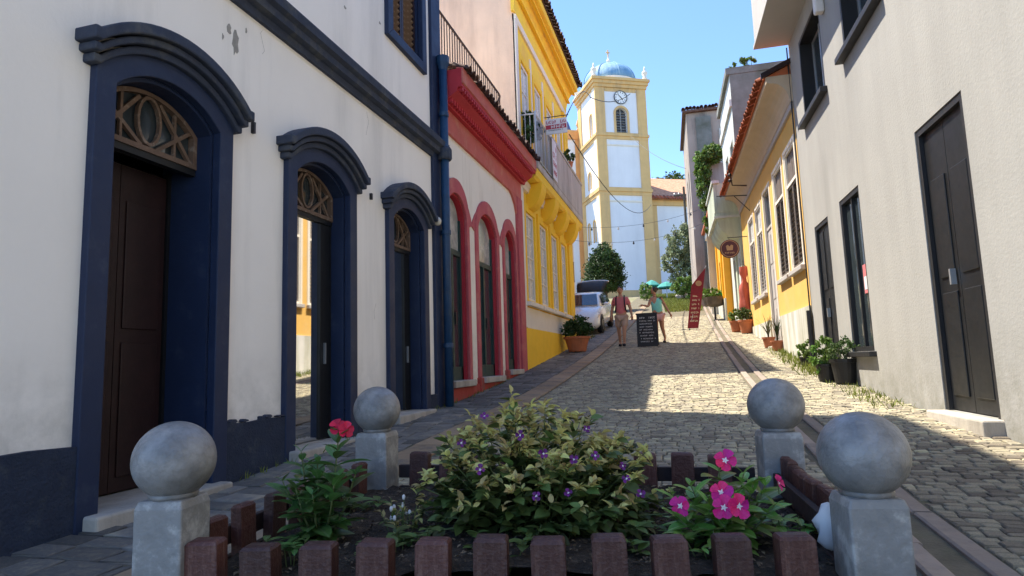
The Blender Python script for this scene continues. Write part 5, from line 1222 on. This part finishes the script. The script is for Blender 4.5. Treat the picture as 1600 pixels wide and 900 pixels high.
cable('light cable crossing the tower just above the clock', (-5.27,40,18.31), (-3.51,52.8,23.66), .5, .03)
cable('overhead cable dropping across the lower tower towards the nave', (-3.3,19.5,8.25), (-2.3,52.5,13.7), 1.5, .02)
cable('overhead cable from the tower to the far right houses', (-3.6,52,19.6), (1.2,38,11.9), .5, .018)
cable('upper string of bulbs in front of the tower', (-5.2,30.4,7.6), (.9,35.5,9.0), .35, .008, 5)
cable('lower string of bulbs in front of the tower', (-5.2,30.3,6.9), (1.0,35.0,8.1), .45, .008, 6)

# ------------------------------------------------------------------ white hatchback with its tailgate up
def loft(mb, rings, closed=True):
    n = len(rings[0]); vs = [p for r_ in rings for p in r_]; fs = []
    for i in range(len(rings)-1):
        for k in range(n if closed else n-1): fs.append((i*n+k,i*n+(k+1)%n,(i+1)*n+(k+1)%n,(i+1)*n+k))
    fs += [tuple(range(n-1,-1,-1)), tuple(range((len(rings)-1)*n,len(rings)*n))]
    mb.add(vs, fs)
cy_ = 25.15; cg = atan2(slope(cy_),1)
CAR = thing('parked_car', 'white hatchback parked on the left with its tailgate raised', 'car', (-3.92,cy_,G(cy_)+.03)); CAR.rotation_euler = (cg,0,radians(-1.5))
rings = []
for (y,zb,zt,w) in ((-2.02,.30,.60,.62),(-1.97,.24,.68,.74),(-1.80,.20,.80,.82),(-1.45,.19,.90,.855),(-.95,.19,1.0,.865),(0,.19,.99,.87),(1.2,.19,1.0,.865),(1.75,.22,1.0,.84),(1.95,.30,.95,.78)):
    rings.append([(-w*.86,y,zb),(-w,y,zb+.12),(-w*1.0,y,(zb+zt)/2),(-w*.97,y,zt-.13),(-w*.86,y,zt-.02),(-w*.45,y,zt+.02),(0,y,zt+.03),(w*.45,y,zt+.02),(w*.86,y,zt-.02),(w*.97,y,zt-.13),(w,y,(zb+zt)/2),(w,y,zb+.12),(w*.86,y,zb)])
b = MB(); loft(b, rings); body = b.build('body', M['carwhite'], CAR, smooth=True)
rings = []
for (y,zt,w0,w1) in ((-1.02,1.0,.74,.70),(-.80,1.14,.78,.68),(-.28,1.44,.80,.60),(.3,1.51,.80,.585),(1.0,1.50,.80,.58),(1.6,1.44,.79,.57),(1.9,1.05,.76,.66)):
    rings.append([(-w0,y,.96),(-(w0*.35+w1*.65),y,.96+(zt-.96)*.7),(-w1,y,zt-.03),(-w1*.5,y,zt),(w1*.5,y,zt),(w1,y,zt-.03),(w0*.35+w1*.65,y,.96+(zt-.96)*.7),(w0,y,.96)])
b = MB(); loft(b, rings); cab = b.build('cabin', M['carwhite'], CAR, smooth=True)
def glassq(nm, pts, par): return MB().add(pts,[(0,1,2,3)]).build(nm, M['carglass'], par, fixn=False)
glassq('windscreen', [(-.68,-1.01,1.05),(.68,-1.01,1.05),(.56,-.33,1.44),(-.56,-.33,1.44)], cab)
for sx in (-1,1):
    glassq('side_window', [(sx*.805,-.55,1.03),(sx*.81,.35,1.03),(sx*.665,.35,1.43),(sx*.68,-.22,1.38)], cab)
    glassq('side_window', [(sx*.81,.42,1.03),(sx*.80,1.45,1.05),(sx*.665,1.35,1.40),(sx*.665,.42,1.43)], cab)
    MB().add([(sx*.50,-1.96,.66),(sx*.80,-1.78,.68),(sx*.86,-1.45,.80),(sx*.62,-1.80,.80),(sx*.50,-2.0,.60),(sx*.80,-1.84,.60),(sx*.88,-1.45,.72),(sx*.6,-1.95,.6)],[(0,1,2,3),(4,5,1,0),(5,6,2,1)]).build('headlight', M['lens'], CAR)
    m_ = MB().ball((sx*.97,-.72,1.05),.11,.06,.07,10,7).build('mirror', M['carwhite'], CAR, smooth=True)
    MB().box(sx*.84-.05,sx*.84+.05,-.74,-.70,1.0,1.04).build('mirror_arm', M['plastic'], m_)
    for yy in (-1.28,1.25):
        wh = MB().lathe([(.20,-.10),(.30,-.10),(.315,-.06),(.315,.06),(.30,.10),(.20,.10)],22).build('wheel', M['rubber'], CAR, loc=(sx*.79,yy,.315), rot=(0,radians(90),0), smooth=True)
        o = MB().lathe([(.205,-.10),(.19,-.03),(.05,-.06),(.05,.06),(.19,.03),(.205,.10)],18).build('rim', M['rim'], wh)
        MB().lathe([(.36,-.015),(.36,.015)],20).build('wheel_arch', M['plastic'], CAR, loc=(sx*.862,yy,.34), rot=(0,radians(90),0))
    MB().box(sx*.872-.006,sx*.872+.006,-.1,.08,.80,.83).build('door_handle', M['carwhite'], CAR)
MB().add([(-.52,-2.035,.34),(.52,-2.035,.34),(.56,-1.995,.60),(-.56,-1.995,.60)],[(0,1,2,3)]).build('grille', M['plastic'], CAR, fixn=False)
MB().box(-.62,.62,-2.04,-1.95,.22,.33).build('bumper', M['plastic'], CAR, bevel=.02)
MB().box(-.26,.26,-2.06,-2.04,.36,.47).build('number_plate', M['signwhite'], CAR)
MB().box(-.10,.10,-2.05,-2.01,.60,.66).build('badge', M['rim'], CAR, bevel=.02)
tg = MB(); rings = []
for (y,z,w) in ((1.52,1.49,.57),(1.75,1.66,.62),(2.05,1.80,.66),(2.35,1.86,.68),(2.55,1.82,.64)):
    rings.append([(-w,y,z),(-w*.6,y+.02,z+.05),(0,y+.02,z+.07),(w*.6,y+.02,z+.05),(w,y,z),(w*.9,y,z-.05),(0,y,z),(-w*.9,y,z-.05)])
loft(tg, rings); tgo = tg.build('tailgate', M['plastic'], CAR, smooth=True)
MB().tube([(-.68,2.35,1.87),(-.45,2.5,1.91),(0,2.56,1.93),(.45,2.5,1.91),(.68,2.35,1.87)],.035,6).build('spoiler', M['carwhite'], tgo, smooth=True)
for sx in (-1,1): MB().tube([(sx*.6,1.85,1.2),(sx*.6,2.1,1.76)],.012,5).build('gas_strut', M['steel'], tgo)

# ------------------------------------------------------------------ people
def skin_mesh(J, E_, root, sub=2):
    names = list(J); me = bpy.data.meshes.new('skin'); me.from_pydata([J[n][0] for n in names], [(names.index(a),names.index(b)) for a,b in E_], [])
    o = bpy.data.objects.new('skin_tmp', me); COL.objects.link(o)
    sk = o.modifiers.new('skin','SKIN'); sk.use_smooth_shade = True
    ly = me.skin_vertices[0] if me.skin_vertices else None
    if ly is None:
        bpy.context.view_layer.objects.active = o; bpy.ops.mesh.customdata_skin_add(); ly = me.skin_vertices[0]
    for i,n in enumerate(names):
        r_ = J[n][1]; ly.data[i].radius = r_ if isinstance(r_,tuple) else (r_,r_); ly.data[i].use_root = (n == root)
    ss = o.modifiers.new('sub','SUBSURF'); ss.levels = sub; ss.render_levels = sub
    dg = bpy.context.evaluated_depsgraph_get(); dg.update(); ev_ = o.evaluated_get(dg); m2_ = bpy.data.meshes.new_from_object(ev_)
    V_ = [tuple(v.co) for v in m2_.vertices]; F_ = [tuple(p.vertices) for p in m2_.polygons]
    bpy.data.objects.remove(o); return V_, F_
def head(mb, c, fwd, r=.095):
    f = Vector(fwd).normalized(); sd = f.cross(Vector((0,0,1))).normalized(); up = sd.cross(f)
    def shp(x,y,z):                # x side, y forward, z up on the unit ball
        w = 1-.22*max(0,-z)**1.2; yy = y*(1+.04*z); nose = .22*math.exp(-((x/.16)**2)-((z+.10)/.20)**2) if y > .5 else 0
        chin = .10*math.exp(-((x/.35)**2)-((z+.75)/.25)**2) if y > .2 else 0
        ear = .16*math.exp(-((y/.18)**2)-((z+.02)/.22)**2) if abs(x) > .8 else 0
        return (x*w*(.80+ear), yy*.95+nose+chin, z*1.22)
    b = MB(); b.ball((0,0,0),1,1,1,20,16,shp)
    mb.add([Vector(c)+(sd*v[0]+f*v[1]+up*v[2])*r for v in b.v], b.f)
    return sd, f, up
def hand(mb, w, d, palm, sc=1.0):
    d = Vector(d).normalized(); n = Vector(palm); n = (n-d*n.dot(d)).normalized(); s_ = d.cross(n); w = Vector(w)
    mb.tube([w, w+d*.04*sc, w+d*.085*sc],[.026*sc,.036*sc,.032*sc],8)
    for k,(o_,l) in enumerate(((-.027,.060),(-.009,.070),(.009,.066),(.026,.052))):
        p = w+d*.08*sc+s_*o_*sc; mb.tube([p, p+d*l*.55*sc+n*.006*sc, p+d*l*.9*sc+n*.028*sc],[.0095*sc,.009*sc,.007*sc],6)
    p = w+d*.025*sc-s_*.030*sc; mb.tube([p, p+d*.03*sc-s_*.022*sc+n*.012*sc, p+d*.06*sc-s_*.026*sc+n*.03*sc],[.0115*sc,.010*sc,.008*sc],6)
def clothing(nm, J, E_, root, m, t, sub=2):
    V_,F_ = skin_mesh(J,E_,root,sub); return MB().add(V_,F_).build(nm, m, t, smooth=True)

# man walking towards the camera
def G2(x,y): return G(y)
MX,MY = -1.87,18.75
t = thing('person', 'man in pink tee shirt and beige shorts with dark backpack straps, walking downhill', 'person', (MX,MY,G(MY)+.02))
Jb = {'pel':((0,0,.92),(.13,.11)),'wst':((0,.0,1.08),(.135,.105)),'chs':((0,.0,1.28),(.16,.115)),'nck':((0,.01,1.46),(.075,.07)),'hd':((0,-.01,1.58),.06),
 'sl':((-.17,.01,1.40),.07),'el':((-.26,.05,1.12),.046),'wl':((-.28,-.05,.88),.032),'sr':((.17,.01,1.40),.07),'er':((.27,.03,1.12),.046),'wr':((.31,-.04,.88),.032),
 'hl':((-.09,0,.88),.10),'kl':((-.10,.06,.50),.062),'al':((-.09,.22,.13),.038),'tl':((-.09,.10,.04),.036),
 'hr':((.09,0,.88),.10),'kr':((.08,-.12,.50),.062),'ar':((.06,-.12,.09),.038),'tr':((.06,-.26,.035),.036)}
Eb = [('pel','wst'),('wst','chs'),('chs','nck'),('nck','hd'),('chs','sl'),('sl','el'),('el','wl'),('chs','sr'),('sr','er'),('er','wr'),('pel','hl'),('hl','kl'),('kl','al'),('al','tl'),('pel','hr'),('hr','kr'),('kr','ar'),('ar','tr')]
V_,F_ = skin_mesh(Jb,Eb,'pel'); b = MB().add(V_,F_); head(b,(0,-.03,1.645),(0,-1,-.08),.098)
hand(b,(-.28,-.05,.89),(-.05,-.2,-1),(.4,1,0)); hand(b,(.31,-.04,.89),(.05,-.15,-1),(-.4,1,0))
bd = b.build('body', M['skin'], t, smooth=True)
clothing('tee_shirt', {'p':((0,0,.90),(.165,.135)),'w':((0,0,1.08),(.165,.132)),'c':((0,0,1.28),(.19,.138)),'n':((0,.012,1.425),(.10,.09)),'sl':((-.18,.01,1.395),.085),'el':((-.235,.035,1.20),.075),'sr':((.18,.01,1.395),.085),'er':((.24,.02,1.20),.075)},
   [('p','w'),('w','c'),('c','n'),('c','sl'),('sl','el'),('c','sr'),('sr','er')],'p',M['tpink'],t)
clothing('shorts', {'p':((0,0,.90),(.15,.125)),'hl':((-.09,0,.84),.125),'kl':((-.105,.05,.53),.10),'hr':((.09,0,.84),.125),'kr':((.085,-.09,.53),.10)},[('p','hl'),('hl','kl'),('p','hr'),('hr','kr')],'p',M['short'],t)
for sx in (-1,1):
    MB().tube([(sx*.105,.14,1.44),(sx*.115,.0,1.49),(sx*.12,-.12,1.40),(sx*.125,-.155,1.22),(sx*.15,-.10,1.06),(sx*.17,.05,1.02)],.022,6).build('backpack_strap', M['strap'], t, smooth=True)
    MB().ball((sx*.036,-.118,1.655),.012,.008,.008,8,6).build('eye', M['hair'], t)
MB().ball((0,.19,1.22),.15,.08,.22,12,8).build('backpack', M['strap'], t, smooth=True)
MB().box(-.025,.025,-.125,-.112,1.588,1.594).build('mouth', M['flagred'], t)
MB().ball((0,-.012,1.668),.088,.104,.112,14,10,lambda x,y,z:(x,y,max(z,-.25+.75*max(0,-y)))).build('hair', M['hair'], t, smooth=True)
for (x,y,z) in ((-.09,.14,.035),(.06,-.21,.03)): MB().ball((x,y,z+.01),.05,.13,.045,12,7).build('shoe', M['strap'], t, smooth=True)

# woman walking beside the chalkboard
WX,WY = -.84,19.25
t = thing('person', 'woman in mint tank top and pale pink shorts striding beside the chalkboard', 'person', (WX,WY,G(WY)+.02))
Jb = {'pel':((0,0,.88),(.14,.125)),'wst':((-.02,0,1.04),(.125,.105)),'chs':((-.04,0,1.22),(.145,.11)),'nck':((-.06,.0,1.39),(.062,.058)),'hd':((-.075,-.01,1.50),.055),
 'sl':((-.17,-.06,1.33),.06),'el':((-.26,-.16,1.10),.040),'wl':((-.40,-.22,1.14),.028),'sr':((.11,.06,1.34),.06),'er':((.24,.10,1.08),.042),'wr':((.36,.06,.85),.029),
 'hl':((-.08,-.02,.84),.11),'kl':((-.06,-.16,.48),.062),'al':((-.05,-.14,.09),.036),'tl':((-.10,-.25,.035),.034),
 'hr':((.08,.02,.84),.11),'kr':((.10,.08,.48),.062),'ar':((.16,.24,.15),.036),'tr':((.13,.14,.04),.034)}
V_,F_ = skin_mesh(Jb,Eb,'pel'); b = MB().add(V_,F_); head(b,(-.085,-.02,1.565),(-.75,-.6,-.1),.092)
hand(b,(-.40,-.22,1.14),(-1,-.2,-.1),(0,0,-1),.92); hand(b,(.36,.06,.86),(.35,-.05,-1),(-1,.2,0),.92)
b.build('body', M['skin2'], t, smooth=True)
V_,F_ = skin_mesh({'p':((.0,0,.84),.185),'w':((-.02,0,1.04),.165),'c':((-.04,-.01,1.20),.175),'n':((-.055,.0,1.34),.10),'sl':((-.14,-.04,1.30),.075),'sr':((.07,.04,1.31),.075)},[('p','w'),('w','c'),('c','n'),('c','sl'),('c','sr')],'p')
MB().add([(v[0], v[1]*.86, v[2]) for v in V_],F_).build('tank_top', M['mint'], t, smooth=True)
clothing('shorts', {'p':((0,0,.85),(.155,.14)),'hl':((-.08,-.02,.80),.135),'kl':((-.072,-.08,.64),.115),'hr':((.08,.02,.80),.135),'kr':((.09,.05,.64),.115)},[('p','hl'),('hl','kl'),('p','hr'),('hr','kr')],'p',M['pshort'],t)
hd_ = Vector((-.085,-.02,1.565)); f_ = Vector((-.75,-.6,-.1)).normalized(); sd_ = f_.cross(Vector((0,0,1))).normalized()
hb = MB(); hb.ball(tuple(hd_-f_*.022+Vector((0,0,.025))),.092,.098,.10,14,10); hb.ball(tuple(hd_-f_*.12+Vector((0,0,.05))),.055,.055,.055,10,8); hb.build('hair', M['hair'], t, smooth=True)
for k_ in (-1,1): MB().ball(tuple(hd_+f_*.082+sd_*k_*.034+Vector((0,0,.008))),.010,.010,.008,8,6).build('eye', M['hair'], t)
MB().ball(tuple(hd_+f_*.088+Vector((0,0,-.05))),.018,.018,.006,8,6).build('mouth', M['flagred'], t)
for (x,y,z,a) in ((-.08,-.20,.03,.4),(.14,.18,.05,.2)): MB().ball((0,0,0),.042,.115,.038,12,7).build('shoe', M['strap'], t, loc=(x,y,z), rot=(0,0,-a), smooth=True)
